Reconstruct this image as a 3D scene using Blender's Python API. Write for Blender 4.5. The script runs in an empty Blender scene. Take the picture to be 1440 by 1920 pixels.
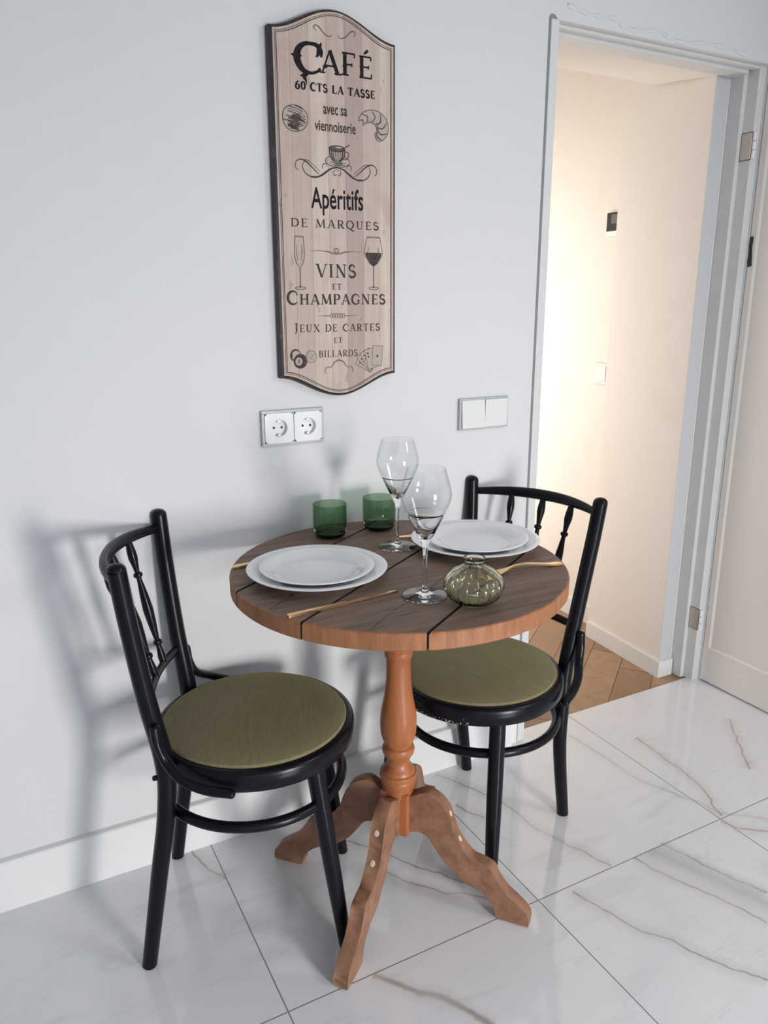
import bpy, bmesh, math, random
from mathutils import Vector, Matrix
random.seed(7)
PI = math.pi
SC = bpy.context.scene
COL = SC.collection

# ------------------------------------------------------------------ helpers
def link(name, verts, faces, mats, parent=None, smooth=True, mat_idx=None, loc=None, rot=None):
    me = bpy.data.meshes.new(name)
    me.from_pydata([tuple(v) for v in verts], [], [tuple(f) for f in faces])
    if not isinstance(mats, (list, tuple)):
        mats = [mats]
    for m in mats:
        me.materials.append(m)
    if mat_idx:
        for p, i in zip(me.polygons, mat_idx):
            p.material_index = i
    bm = bmesh.new(); bm.from_mesh(me)
    bmesh.ops.recalc_face_normals(bm, faces=bm.faces)
    bm.to_mesh(me); bm.free()
    if smooth:
        for p in me.polygons:
            p.use_smooth = True
        try:
            me.set_sharp_from_angle(angle=math.radians(38))
        except Exception:
            pass
    o = bpy.data.objects.new(name, me)
    COL.objects.link(o)
    if parent: o.parent = parent
    if loc: o.location = loc
    if rot: o.rotation_euler = rot
    return o

def empty(name, loc=(0, 0, 0), rz=0.0, label=None, cat=None, group=None):
    o = bpy.data.objects.new(name, None); COL.objects.link(o)
    o.location = loc; o.rotation_euler = (0, 0, rz); o.empty_display_size = .05
    tag(o, label, cat, group)
    return o

def tag(o, label=None, cat=None, group=None, kind=None):
    if label: o['label'] = label
    if cat: o['category'] = cat
    if group: o['group'] = group
    if kind: o['kind'] = kind
    return o

class MB:
    """collects vertices and faces of one mesh"""
    def __init__(s): s.v = []; s.f = []; s.m = []
    def add(s, v, f, m=0):
        b = len(s.v); s.v += [tuple(p) for p in v]
        s.f += [tuple(i + b for i in q) for q in f]; s.m += [m] * len(f)
        return s
    def build(s, name, mats, parent=None, smooth=True, **k):
        return link(name, s.v, s.f, mats, parent, smooth, s.m, **k)

def box(x0, x1, y0, y1, z0, z1, bev=0.0, seg=2):
    bm = bmesh.new()
    bmesh.ops.create_cube(bm, size=1)
    for v in bm.verts:
        v.co = Vector((x0 + (v.co.x + .5) * (x1 - x0), y0 + (v.co.y + .5) * (y1 - y0), z0 + (v.co.z + .5) * (z1 - z0)))
    if bev:
        bmesh.ops.bevel(bm, geom=list(bm.edges), offset=bev, segments=seg, affect='EDGES', profile=.5)
    bm.verts.ensure_lookup_table()
    v = [tuple(p.co) for p in bm.verts]; f = [[q.index for q in p.verts] for p in bm.faces]
    bm.free()
    return v, f

def prism(poly, z0, z1):
    n = len(poly)
    v = [(x, y, z0) for x, y in poly] + [(x, y, z1) for x, y in poly]
    f = [list(range(n))[::-1], list(range(n, 2 * n))]
    f += [[i, (i + 1) % n, n + (i + 1) % n, n + i] for i in range(n)]
    return v, f

def lathe(prof, seg=48, closed=False, c=(0, 0, 0)):
    """prof: (r, z) list; r=0 ends become poles; closed=True joins last to first"""
    v = []; f = []; rows = []
    for r, z in prof:
        if r < 1e-6:
            rows.append([len(v)]); v.append((c[0], c[1], c[2] + z))
        else:
            rows.append(list(range(len(v), len(v) + seg)))
            v += [(c[0] + r * math.cos(2 * PI * k / seg), c[1] + r * math.sin(2 * PI * k / seg), c[2] + z) for k in range(seg)]
    pr = list(zip(rows, rows[1:])) + ([(rows[-1], rows[0])] if closed else [])
    for a, b in pr:
        if len(a) == 1 and len(b) == 1: continue
        for k in range(seg):
            k2 = (k + 1) % seg
            if len(a) == 1: f.append([a[0], b[k2], b[k]])
            elif len(b) == 1: f.append([a[k], a[k2], b[0]])
            else: f.append([a[k], a[k2], b[k2], b[k]])
    if not closed:
        for row, rev in ((rows[0], True), (rows[-1], False)):
            if len(row) > 1: f.append(row[::-1] if rev else row)
    return v, f

def spline(pts, n=8):
    """Catmull-Rom through tuples of any length"""
    if len(pts) < 3: return [tuple(p) for p in pts]
    P = [tuple(2 * a - b for a, b in zip(pts[0], pts[1]))] + [tuple(p) for p in pts] + [tuple(2 * a - b for a, b in zip(pts[-1], pts[-2]))]
    out = []
    for i in range(1, len(P) - 2):
        for k in range(n):
            t = k / n
            out.append(tuple(.5 * (2 * p1 + (p2 - p0) * t + (2 * p0 - 5 * p1 + 4 * p2 - p3) * t * t + (3 * p1 - p0 - 3 * p2 + p3) * t ** 3)
                             for p0, p1, p2, p3 in zip(P[i - 1], P[i], P[i + 1], P[i + 2])))
    out.append(tuple(pts[-1]))
    return out

def tube(path, radii, seg=16, closed=False, up=(0, 0, 1), round_end=0.0):
    """path: points; radii: float or list of (ra, rb) / float; rb along 'up'"""
    pts = [Vector(p) for p in path]; n = len(pts)
    if not isinstance(radii, (list, tuple)): radii = [radii] * n
    rr = [(r, r) if not isinstance(r, (list, tuple)) else r for r in radii]
    if round_end and not closed:
        t0 = (pts[0] - pts[1]).normalized(); t1 = (pts[-1] - pts[-2]).normalized()
        def cap(p, t, r):
            d = min(r) * round_end
            return [(p + t * d * math.sin(a), (r[0] * math.cos(a), r[1] * math.cos(a))) for a in (.4, .8, 1.15, 1.4)]
        c0 = cap(pts[0], t0, rr[0])[::-1]; c1 = cap(pts[-1], t1, rr[-1])
        pts = [p for p, _ in c0] + pts + [p for p, _ in c1]
        rr = [r for _, r in c0] + rr + [r for _, r in c1]
        n = len(pts)
    v = []; f = []; up = Vector(up)
    for i, p in enumerate(pts):
        a = pts[(i - 1) % n] if (closed or i) else pts[0]
        b = pts[(i + 1) % n] if (closed or i < n - 1) else pts[-1]
        t = (b - a).normalized()
        side = t.cross(up)
        if side.length < 1e-4: side = t.cross(Vector((1, 0, 0)))
        side.normalize(); u2 = side.cross(t).normalized()
        for k in range(seg):
            th = 2 * PI * k / seg
            v.append(p + side * rr[i][0] * math.cos(th) + u2 * rr[i][1] * math.sin(th))
    m = n if closed else n - 1
    for i in range(m):
        for k in range(seg):
            k2 = (k + 1) % seg; j = (i + 1) % n
            f.append([i * seg + k, i * seg + k2, j * seg + k2, j * seg + k])
    if not closed:
        f.append(list(range(seg))[::-1]); f.append([(n - 1) * seg + k for k in range(seg)])
    return v, f

def interp(x, xs, ys):
    if x <= xs[0]: return ys[0]
    for a, b, c, d in zip(xs, xs[1:], ys, ys[1:]):
        if x <= b: return c + (d - c) * (x - a) / (b - a)
    return ys[-1]

# ------------------------------------------------------------------ materials
def newmat(name):
    m = bpy.data.materials.new(name); m.use_nodes = True
    nt = m.node_tree; b = nt.nodes['Principled BSDF']
    return m, nt, b
def nd(nt, t, **k):
    n = nt.nodes.new(t)
    for a, b in k.items(): setattr(n, a, b)
    return n
def lk(nt, a, b): nt.links.new(a, b)
def mth(nt, op, a, b=None, c=None, clamp=False):
    n = nd(nt, 'ShaderNodeMath', operation=op); n.use_clamp = clamp
    for i, x in enumerate((a, b, c)):
        if x is None: continue
        if isinstance(x, (int, float)): n.inputs[i].default_value = x
        else: lk(nt, x, n.inputs[i])
    return n.outputs[0]
def mixc(nt, fac, a, b, mode='MIX'):
    n = nd(nt, 'ShaderNodeMix', data_type='RGBA', blend_type=mode)
    for s, x in ((n.inputs[0], fac), (n.inputs[6], a), (n.inputs[7], b)):
        if hasattr(x, 'default_value') or hasattr(x, 'is_linked'): lk(nt, x, s)
        elif isinstance(x, (int, float)): s.default_value = x
        else: s.default_value = (*x, 1) if len(x) == 3 else x
    return n.outputs[2]
def noise(nt, vec, scale, detail=3, rough=.5, dist=0.0):
    n = nd(nt, 'ShaderNodeTexNoise'); n.inputs['Scale'].default_value = scale
    n.inputs['Detail'].default_value = detail; n.inputs['Roughness'].default_value = rough
    n.inputs['Distortion'].default_value = dist
    if vec is not None: lk(nt, vec, n.inputs['Vector'])
    return n.outputs[0]
def ramp(nt, fac, stops):
    n = nd(nt, 'ShaderNodeValToRGB'); e = n.color_ramp.elements
    while len(e) < len(stops): e.new(.5)
    for el, (p, c) in zip(e, stops):
        el.position = p; el.color = (*c, 1) if len(c) == 3 else c
    lk(nt, fac, n.inputs[0]); return n.outputs[0]
def objco(nt, scale=(1, 1, 1), rot=(0, 0, 0), loc=(0, 0, 0)):
    t = nd(nt, 'ShaderNodeTexCoord'); m = nd(nt, 'ShaderNodeMapping')
    m.inputs['Scale'].default_value = scale; m.inputs['Rotation'].default_value = rot; m.inputs['Location'].default_value = loc
    lk(nt, t.outputs['Object'], m.inputs[0]); return m.outputs[0]
def bump(nt, b, h, strength=.2, dist=.002):
    n = nd(nt, 'ShaderNodeBump'); n.inputs['Strength'].default_value = strength; n.inputs['Distance'].default_value = dist
    lk(nt, h, n.inputs['Height']); lk(nt, n.outputs[0], b.inputs['Normal'])
def simple(name, col, rough=.5, metal=0.0, var=0.0, scale=20, coat=0.0, bmp=0.0):
    m, nt, b = newmat(name)
    b.inputs['Base Color'].default_value = (*col, 1); b.inputs['Roughness'].default_value = rough
    b.inputs['Metallic'].default_value = metal; b.inputs['Coat Weight'].default_value = coat
    co = objco(nt); n = noise(nt, co, scale)
    if var:
        lk(nt, mixc(nt, n, tuple(c * (1 - var) for c in col), tuple(min(1, c * (1 + var)) for c in col)), b.inputs['Base Color'])
    if bmp: bump(nt, b, n, bmp)
    return m

def plaster(name, col, rough=.75, blot=.0, blotcol=None):
    m, nt, b = newmat(name)
    co = objco(nt)
    big = noise(nt, co, 2.2, 4, .55); fine = noise(nt, co, 90, 3)
    c = mixc(nt, big, tuple(x * .97 for x in col), tuple(min(1, x * 1.02) for x in col))
    if blot:
        bl = noise(nt, co, 4.5, 3, .6, .6)
        k = mth(nt, 'MULTIPLY', mth(nt, 'MULTIPLY_ADD', bl, 5, -2.6, clamp=True), blot)
        c = mixc(nt, k, c, blotcol)
    lk(nt, c, b.inputs['Base Color']); b.inputs['Roughness'].default_value = rough
    b.inputs['Specular IOR Level'].default_value = .25
    bump(nt, b, mth(nt, 'ADD', fine, mth(nt, 'MULTIPLY', noise(nt, co, 14, 4), 2.0)), .12, .0015)
    return m

M_wall = plaster('white_wall_paint', (.725, .73, .738), .65)
M_hall = plaster('cream_plaster', (.86, .815, .76), .8, .3, (.78, .715, .63))
M_ceil = plaster('ceiling_paint', (.82, .82, .82))
M_trim = simple('white_trim_paint', (.80, .805, .80), .4, var=.02, scale=9)
M_frame = simple('worn_frame_paint', (.70, .705, .70), .4, var=.05, scale=14)
M_door = simple('door_paint', (.80, .77, .735), .38, var=.03, scale=4)
M_dark = simple('dark_gap', (.035, .033, .03), .8, var=.1)
M_gap = simple('grey_joint', (.25, .25, .26), .8, var=.1)

# -- black lacquer of the chairs
def lacquer(name, chips=False):
    m, nt, b = newmat(name)
    co = objco(nt)
    n = noise(nt, co, 30, 3)
    c = mixc(nt, n, (.003, .0035, .006), (.006, .0065, .010))
    if chips:
        sp = noise(nt, co, 300, 2)
        lim = mth(nt, 'GREATER_THAN', sp, .60)
        sx = nd(nt, 'ShaderNodeSeparateXYZ'); lk(nt, co, sx.inputs[0])
        low = mth(nt, 'LESS_THAN', sx.outputs[2], .414)
        fr = mth(nt, 'GREATER_THAN', sx.outputs[0], .13)
        lf = mth(nt, 'LESS_THAN', mth(nt, 'ABSOLUTE', mth(nt, 'SUBTRACT', sx.outputs[1], .02)), .085)
        k = mth(nt, 'MULTIPLY', mth(nt, 'MULTIPLY', lim, low), mth(nt, 'MULTIPLY', fr, lf))
        rare = mth(nt, 'GREATER_THAN', noise(nt, co, 110, 1), .80)
        k = mth(nt, 'MAXIMUM', k, mth(nt, 'MULTIPLY', rare, .5))
        c = mixc(nt, k, c, (.75, .75, .75))
    lk(nt, c, b.inputs['Base Color']); b.inputs['Roughness'].default_value = .27
    b.inputs['Specular IOR Level'].default_value = .22
    bump(nt, b, noise(nt, co, 60, 2), .05, .001)
    return m
M_black = lacquer('black_lacquer')
M_blackchip = lacquer('chipped_black_lacquer', True)

# -- olive velvet
def velvet():
    m, nt, b = newmat('olive_velvet')
    co = objco(nt, (260, 14, 40)); co2 = objco(nt)
    st = noise(nt, co, 1.0, 3, .6); bl = noise(nt, co2, 9, 3, .6)
    c = mixc(nt, st, (.165, .148, .082), (.315, .282, .168))
    c = mixc(nt, mth(nt, 'MULTIPLY', bl, .6), c, (.155, .125, .062))
    lk(nt, c, b.inputs['Base Color']); b.inputs['Roughness'].default_value = .9
    b.inputs['Specular IOR Level'].default_value = .1
    b.inputs['Sheen Weight'].default_value = .55; b.inputs['Sheen Roughness'].default_value = .35
    b.inputs['Sheen Tint'].default_value = (.62, .60, .36, 1)
    bump(nt, b, st, .25, .001)
    return m
M_velvet = velvet()

# -- table wood
def wood(name, dark, light, streak, rot=0.0, rough=.55, knots=False, edge=None):
    m, nt, b = newmat(name)
    co = objco(nt, streak, (0, 0, rot)); co2 = objco(nt)
    g = noise(nt, co, 1.0, 6, .62, .35); big = noise(nt, co2, 7, 3, .55)
    gr = nd(nt, 'ShaderNodeMapRange'); gr.inputs['From Min'].default_value = .3; gr.inputs['From Max'].default_value = .7
    lk(nt, g, gr.inputs[0])
    c = mixc(nt, gr.outputs[0], dark, light)
    c = mixc(nt, mth(nt, 'MULTIPLY', big, .55), c, tuple(.72 * d for d in dark))
    if knots:
        k = nd(nt, 'ShaderNodeTexVoronoi'); k.inputs['Scale'].default_value = 5.5; lk(nt, co2, k.inputs['Vector'])
        kk = mth(nt, 'LESS_THAN', k.outputs['Distance'], .028)
        c = mixc(nt, mth(nt, 'MULTIPLY', kk, .75), c, (.012, .009, .007))
        sc = noise(nt, objco(nt, (5, 60, 5), (0, 0, rot)), 1.0, 2, .5)
        c = mixc(nt, mth(nt, 'MULTIPLY', mth(nt, 'GREATER_THAN', sc, .70), .5), c, (.02, .014, .011))
    lk(nt, c, b.inputs['Base Color']); b.inputs['Roughness'].default_value = rough
    bump(nt, b, g, .25, .0015)
    return m
GANG = math.radians(33)
M_top = wood('weathered_brown_tabletop', (.145, .088, .062), (.33, .22, .162), (6, 90, 40), -GANG, .62, True)
M_edge = wood('orange_sawn_edge', (.24, .095, .038), (.48, .205, .09), (60, 60, 12), 0, .55)
M_post = wood('varnished_orange_pine', (.34, .108, .036), (.47, .168, .060), (70, 70, 5), 0, .38)
M_leg = wood('sanded_brown_wood', (.20, .092, .05), (.41, .215, .13), (35, 35, 35), 0, .5)
M_groove = simple('dark_plank_joint', (.02, .014, .011), .85, var=.2)
M_hole = simple('filler_patch', (.66, .50, .38), .4, var=.15)

# -- porcelain, glass, gold
def porcelain():
    m, nt, b = newmat('white_porcelain')
    n = noise(nt, objco(nt), 12, 2)
    lk(nt, mixc(nt, n, (.88, .885, .90), (.90, .905, .92)), b.inputs['Base Color'])
    b.inputs['Roughness'].default_value = .14; b.inputs['Coat Weight'].default_value = .3
    return m
M_plate = porcelain()
def glass(name, col, rough=0.0, ior=1.45, absorb=None, dens=0.0):
    m, nt, b = newmat(name)
    b.inputs['Base Color'].default_value = (*col, 1); b.inputs['Roughness'].default_value = rough
    b.inputs['Transmission Weight'].default_value = 1.0; b.inputs['IOR'].default_value = ior
    n = noise(nt, objco(nt), 40, 2)
    bump(nt, b, n, .02, .0005)
    if absorb:
        v = nd(nt, 'ShaderNodeVolumeAbsorption'); v.inputs['Color'].default_value = (*absorb, 1); v.inputs['Density'].default_value = dens
        lk(nt, v.outputs[0], nt.nodes['Material Output'].inputs['Volume'])
    return m
M_clear = glass('clear_glass', (1, 1, 1), ior=1.5)
M_green = glass('bottle_green_glass', (.93, .97, .93), absorb=(.18, .47, .17), dens=225)
def thin_glass(name, face, graze, gloss=.9):
    # thin blown wall: light passes straight through, tinted more where it is seen edge-on, with a mirror-like skin
    m, nt, b = newmat(name); nt.nodes.remove(b)
    n = noise(nt, objco(nt), 35, 2)
    lw = nd(nt, 'ShaderNodeLayerWeight'); lw.inputs['Blend'].default_value = .5
    k = mth(nt, 'POWER', lw.outputs['Facing'], 5.0)
    k = mth(nt, 'ADD', k, mth(nt, 'MULTIPLY_ADD', n, .04, -.02), clamp=True)
    tr = nd(nt, 'ShaderNodeBsdfTransparent'); lk(nt, mixc(nt, k, face, graze), tr.inputs[0])
    gl = nd(nt, 'ShaderNodeBsdfGlossy'); gl.inputs['Roughness'].default_value = .01; gl.inputs[0].default_value = (gloss, gloss, gloss, 1)
    fr = mth(nt, 'MULTIPLY_ADD', mth(nt, 'POWER', lw.outputs['Facing'], 5.0), .40, .045)
    mx = nd(nt, 'ShaderNodeMixShader'); lk(nt, fr, mx.inputs[0]); lk(nt, tr.outputs[0], mx.inputs[1]); lk(nt, gl.outputs[0], mx.inputs[2])
    lk(nt, mx.outputs[0], nt.nodes['Material Output'].inputs['Surface'])
    return m
M_thin = thin_glass('thin_clear_glass', (.98, .983, .985), (.76, .77, .78))
M_thingreen = thin_glass('thin_green_glass', (.64, .76, .64), (.08, .16, .08))
M_olive = glass('olive_green_glass', (.97, .975, .88), absorb=(.58, .60, .10), dens=34)
M_gold = simple('brushed_gold', (.83, .56, .30), .24, 1.0, var=.06, scale=40)
M_steel = simple('worn_steel', (.55, .53, .49), .35, .8, var=.2, scale=60)
M_plastic = simple('silver_white_plastic', (.82, .83, .84), .3, var=.01)
M_plasticg = simple('grey_frame_plastic', (.50, .51, .52), .3, var=.03)
M_rocker = simple('warm_white_plastic', (.78, .79, .76), .35, var=.01)
M_screen = simple('dark_display_glass', (.012, .013, .014), .6, var=.1)
M_lcd = simple('grey_display_area', (.13, .14, .135), .6, var=.1)

# -- sign face: printed grey-pink planks
SGX, SGY = .764, -.022
def sign_mats():
    m, nt, b = newmat('printed_vintage_planks')
    co = objco(nt); sx = nd(nt, 'ShaderNodeSeparateXYZ'); lk(nt, co, sx.inputs[0])
    pl = mth(nt, 'MULTIPLY', mth(nt, 'ADD', sx.outputs[0], .146), 1 / .0415)
    fl = mth(nt, 'FLOOR', pl); fr = mth(nt, 'FRACT', pl)
    wn = nd(nt, 'ShaderNodeTexWhiteNoise', noise_dimensions='1D'); lk(nt, fl, wn.inputs['W'])
    c = ramp(nt, wn.outputs[0], [(0, (.47, .37, .33)), (.35, (.66, .56, .46)), (.7, (.53, .42, .38)), (1, (.72, .62, .51))])
    st = mth(nt, 'MULTIPLY_ADD', noise(nt, objco(nt, (75, 75, 4)), 1.0, 5, .65), 3.2, -1.15, clamp=True)
    c = mixc(nt, mth(nt, 'MULTIPLY', st, .38), c, (.36, .27, .24))
    bl = noise(nt, co, 11, 4, .6, .3)
    c = mixc(nt, mth(nt, 'MULTIPLY', mth(nt, 'MULTIPLY_ADD', bl, 4, -2.1, clamp=True), .42), c, (.42, .24, .22))
    gap = mth(nt, 'LESS_THAN', fr, .035)
    c = mixc(nt, mth(nt, 'MULTIPLY', gap, .45), c, (.22, .17, .15))
    sp = noise(nt, objco(nt, (70, 70, 24)), 1.0, 2)
    c = mixc(nt, mth(nt, 'MULTIPLY', mth(nt, 'GREATER_THAN', sp, .71), .35), c, (.20, .15, .14))
    # reddish worn corners towards the border
    ax = mth(nt, 'ABSOLUTE', sx.outputs[0])
    ed = mth(nt, 'MULTIPLY', mth(nt, 'MULTIPLY_ADD', ax, 40, -4.9, clamp=True), mth(nt, 'MULTIPLY_ADD', noise(nt, co, 26, 3), 3, -1.2, clamp=True))
    c = mixc(nt, mth(nt, 'MULTIPLY', ed, .5), c, (.32, .13, .13))
    lk(nt, c, b.inputs['Base Color']); b.inputs['Roughness'].default_value = .55; b.inputs['Specular IOR Level'].default_value = .2
    m2, nt, b = newmat('scuffed_dark_sign_edge')
    n = noise(nt, objco(nt), 45, 5, .7)
    c = ramp(nt, n, [(.0, (.018, .014, .013)), (.55, (.03, .022, .02)), (.68, (.10, .06, .055)), (.82, (.22, .16, .14))])
    lk(nt, c, b.inputs['Base Color']); b.inputs['Roughness'].default_value = .45
    return m, m2
M_sign, M_signedge = sign_mats()
def ink(name, col, fade):
    m, nt, b = newmat(name)
    n = noise(nt, objco(nt), 130, 3, .7)
    c = mixc(nt, mth(nt, 'MULTIPLY', mth(nt, 'MULTIPLY_ADD', n, 4, -1.9, clamp=True), fade), col, (.36, .29, .26))
    lk(nt, c, b.inputs['Base Color']); b.inputs['Roughness'].default_value = .6; b.inputs['Specular IOR Level'].default_value = .12
    return m
M_ink = ink('black_print_ink', (.012, .009, .011), .08)
M_ink2 = ink('faded_brown_ink', (.055, .04, .04), .18)
M_ink3 = ink('grey_engraving_ink', (.11, .09, .085), .25)
M_inkl = ink('pale_engraving_ink', (.48, .40, .345), .3)

# -- marble tiles with brown and grey veins
VEINS = [
 ('g', [(1.037, -.032), (1.077, -.099), (1.108, -.173), (1.133, -.241), (1.142, -.343), (1.166, -.42), (1.192, -.489), (1.217, -.547)]),
 ('b', [(1.689, -.162), (1.683, -.266), (1.671, -.385), (1.648, -.463), (1.612, -.526), (1.606, -.544)]),
 ('f', [(1.517, -.054), (1.528, -.183), (1.530, -.30), (1.571, -.422), (1.603, -.493), (1.605, -.547)]),
 ('b', [(2.042, -.219), (1.963, -.309), (1.902, -.383), (1.855, -.443)]),
 ('b', [(1.588, -.56), (1.608, -.604), (1.656, -.646), (1.70, -.70)]),
 ('f', [(1.615, -.540), (1.64, -.56), (1.676, -.583), (1.709, -.624)]),
 ('g', [(1.381, -.546), (1.4, -.606), (1.418, -.663), (1.443, -.732), (1.467, -.784)]),
 ('b', [(1.285, -.554), (1.302, -.62), (1.33, -.689), (1.359, -.752), (1.387, -.843)]),
 ('g', [(1.075, -.57), (1.106, -.662), (1.123, -.718), (1.165, -.767), (1.184, -.827), (1.212, -.877), (1.257, -.938)]),
 ('t', [(.568, -.555), (.607, -.608), (.648, -.652), (.686, -.705), (.713, -.761)]),
 ('b', [(.73, -.309), (.772, -.385), (.824, -.438), (.881, -.482), (.899, -.512)]),
 ('g', [(.674, -.142), (.739, -.228), (.799, -.327), (.854, -.402), (.907, -.491)]),
 ('b', [(1.011, -.176), (1.037, -.23), (1.053, -.262)]),
 ('b', [(.334, -.009), (.348, -.081), (.382, -.15)]),
]
def marble():
    m, nt, b = newmat('polished_white_marble_tile')
    co = objco(nt)
    nz = nd(nt, 'ShaderNodeTexNoise'); nz.inputs['Scale'].default_value = 22; nz.inputs['Detail'].default_value = 4
    lk(nt, co, nz.inputs['Vector'])
    sub = nd(nt, 'ShaderNodeVectorMath', operation='SUBTRACT'); lk(nt, nz.outputs['Color'], sub.inputs[0]); sub.inputs[1].default_value = (.5, .5, .5)
    scl = nd(nt, 'ShaderNodeVectorMath', operation='SCALE'); lk(nt, sub.outputs[0], scl.inputs[0]); scl.inputs['Scale'].default_value = .022
    wadd = nd(nt, 'ShaderNodeVectorMath', operation='ADD'); lk(nt, co, wadd.inputs[0]); lk(nt, scl.outputs[0], wadd.inputs[1])
    wp = wadd.outputs[0]
    sx = nd(nt, 'ShaderNodeSeparateXYZ'); lk(nt, co, sx.inputs[0])
    big = noise(nt, co, 2.3, 4, .6, .8)
    c = mixc(nt, big, (.72, .725, .745), (.82, .825, .845))
    cl = noise(nt, objco(nt, (3.0, 9.0, 1), (0, 0, math.radians(52))), 1.0, 5, .6, .9)
    c = mixc(nt, mth(nt, 'MULTIPLY', mth(nt, 'MULTIPLY_ADD', cl, 5, -2.9, clamp=True), .35), c, (.42, .42, .42))
    patch = noise(nt, co, 9, 3)
    patchk = mth(nt, 'MULTIPLY_ADD', patch, 2.2, -.45, clamp=True)
    # faint hairline veins everywhere
    hv = mth(nt, 'ABSOLUTE', mth(nt, 'SUBTRACT', noise(nt, objco(nt, (1.3, 4.5, 1), (0, 0, math.radians(55)), (3, 1, 0)), 1.0, 5, .55, .6), .5))
    hk = mth(nt, 'MULTIPLY', mth(nt, 'SUBTRACT', 1.0, mth(nt, 'MULTIPLY', hv, 110, clamp=True), clamp=True), mth(nt, 'MULTIPLY', patchk, .14))
    c = mixc(nt, hk, c, (.36, .31, .27))
    cols = {'b': (.30, .15, .085), 'g': (.19, .17, .155), 'f': (.36, .33, .29), 't': (.26, .20, .15)}
    wid = {'b': .0042, 'g': .0036, 'f': .006, 't': .010}
    amt = {'b': .80, 'g': .85, 'f': .5, 't': .8}
    for kind, pts in VEINS:
        a = Vector(pts[0]); d = Vector(pts[-1]) - a; L = d.length; u = d / L; n = Vector((-u.y, u.x))
        du = nd(nt, 'ShaderNodeVectorMath', operation='DOT_PRODUCT'); lk(nt, wp, du.inputs[0]); du.inputs[1].default_value = (u.x, u.y, 0)
        dn = nd(nt, 'ShaderNodeVectorMath', operation='DOT_PRODUCT'); lk(nt, wp, dn.inputs[0]); dn.inputs[1].default_value = (n.x, n.y, 0)
        s = mth(nt, 'MULTIPLY_ADD', du.outputs['Value'], 1 / L, -a.dot(u) / L)
        t = mth(nt, 'MULTIPLY_ADD', dn.outputs['Value'], 1 / L, -a.dot(n) / L + .5)
        fc = nd(nt, 'ShaderNodeFloatCurve'); cv = fc.mapping.curves[0]
        q = sorted(((Vector(p) - a).dot(u) / L, (Vector(p) - a).dot(n) / L + .5) for p in pts)
        cv.points[0].location = (0, q[0][1]); cv.points[1].location = (1, q[-1][1])
        for p in q[1:-1]: cv.points.new(*p)
        fc.mapping.update(); lk(nt, s, fc.inputs['Value'])
        dist = mth(nt, 'ABSOLUTE', mth(nt, 'SUBTRACT', t, fc.outputs[0]))
        k = mth(nt, 'SUBTRACT', 1.0, mth(nt, 'MULTIPLY', dist, L / wid[kind]), clamp=True)
        soft = mth(nt, 'MULTIPLY', mth(nt, 'SUBTRACT', 1.0, mth(nt, 'MULTIPLY', dist, L / .03), clamp=True), .22)
        k = mth(nt, 'MULTIPLY', mth(nt, 'POWER', k, .6), mth(nt, 'MULTIPLY_ADD', patchk, .6, .4))
        k = mth(nt, 'MAXIMUM', k, soft)
        ins = mth(nt, 'MULTIPLY', mth(nt, 'GREATER_THAN', s, 0.0), mth(nt, 'LESS_THAN', s, 1.0))
        k = mth(nt, 'MULTIPLY', mth(nt, 'MULTIPLY', k, ins), amt[kind])
        c = mixc(nt, k, c, cols[kind])
    # grey band between the two veins on the right tile
    du = nd(nt, 'ShaderNodeVectorMath', operation='DOT_PRODUCT'); lk(nt, wp, du.inputs[0]); du.inputs[1].default_value = (.936, .35, 0)
    bk = mth(nt, 'SUBTRACT', 1.0, mth(nt, 'MULTIPLY', mth(nt, 'ABSOLUTE', mth(nt, 'SUBTRACT', du.outputs['Value'], 1.063)), 20), clamp=True)
    bk = mth(nt, 'MULTIPLY', bk, mth(nt, 'MULTIPLY', mth(nt, 'LESS_THAN', sx.outputs[1], -.55), mth(nt, 'GREATER_THAN', sx.outputs[0], 1.1)))
    bk = mth(nt, 'MULTIPLY', bk, mth(nt, 'LESS_THAN', sx.outputs[0], 1.592))
    c = mixc(nt, mth(nt, 'MULTIPLY', bk, .5), c, (.33, .32, .31))
    # joints of the 60 cm grid
    def joint(v, off):
        f = mth(nt, 'FRACT', mth(nt, 'MULTIPLY_ADD', v, 1 / .604, off))
        return mth(nt, 'LESS_THAN', mth(nt, 'ABSOLUTE', mth(nt, 'SUBTRACT', f, .5)), .0013 / .604)
    j = mth(nt, 'MAXIMUM', joint(sx.outputs[0], .5 - .385 / .604), joint(sx.outputs[1], .5 + .553 / .604))
    c = mixc(nt, j, c, (.20, .20, .205))
    lk(nt, c, b.inputs['Base Color'])
    lk(nt, mth(nt, 'MULTIPLY_ADD', j, .5, .09), b.inputs['Roughness'])
    b.inputs['Specular IOR Level'].default_value = .6; b.inputs['Coat Weight'].default_value = .5; b.inputs['Coat Roughness'].default_value = .03
    return m
M_floor = marble()

def oak():
    m, nt, b = newmat('oak_herringbone')
    g = nd(nt, 'ShaderNodeNewGeometry')
    co = objco(nt, (9, 9, 9))
    n = noise(nt, co, 1.5, 6, .65, 1.2)
    c = mixc(nt, g.outputs['Random Per Island'], (.25, .14, .075), (.47, .30, .175))
    c = mixc(nt, mth(nt, 'MULTIPLY', mth(nt, 'MULTIPLY_ADD', n, 3, -1.1, clamp=True), .45), c, (.22, .115, .055))
    lk(nt, c, b.inputs['Base Color']); b.inputs['Roughness'].default_value = .42
    return m
M_oak = oak()
M_oakgap = simple('oak_joint', (.22, .13, .07), .7, var=.1)

# ------------------------------------------------------------------ the setting
def struct(name, vf, mat, smooth=False, parent=None):
    mb = MB()
    for v, f in (vf if isinstance(vf, list) else [vf]): mb.add(v, f)
    o = mb.build(name, mat, parent, smooth)
    if parent is None: o['kind'] = 'structure'
    return o

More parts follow.
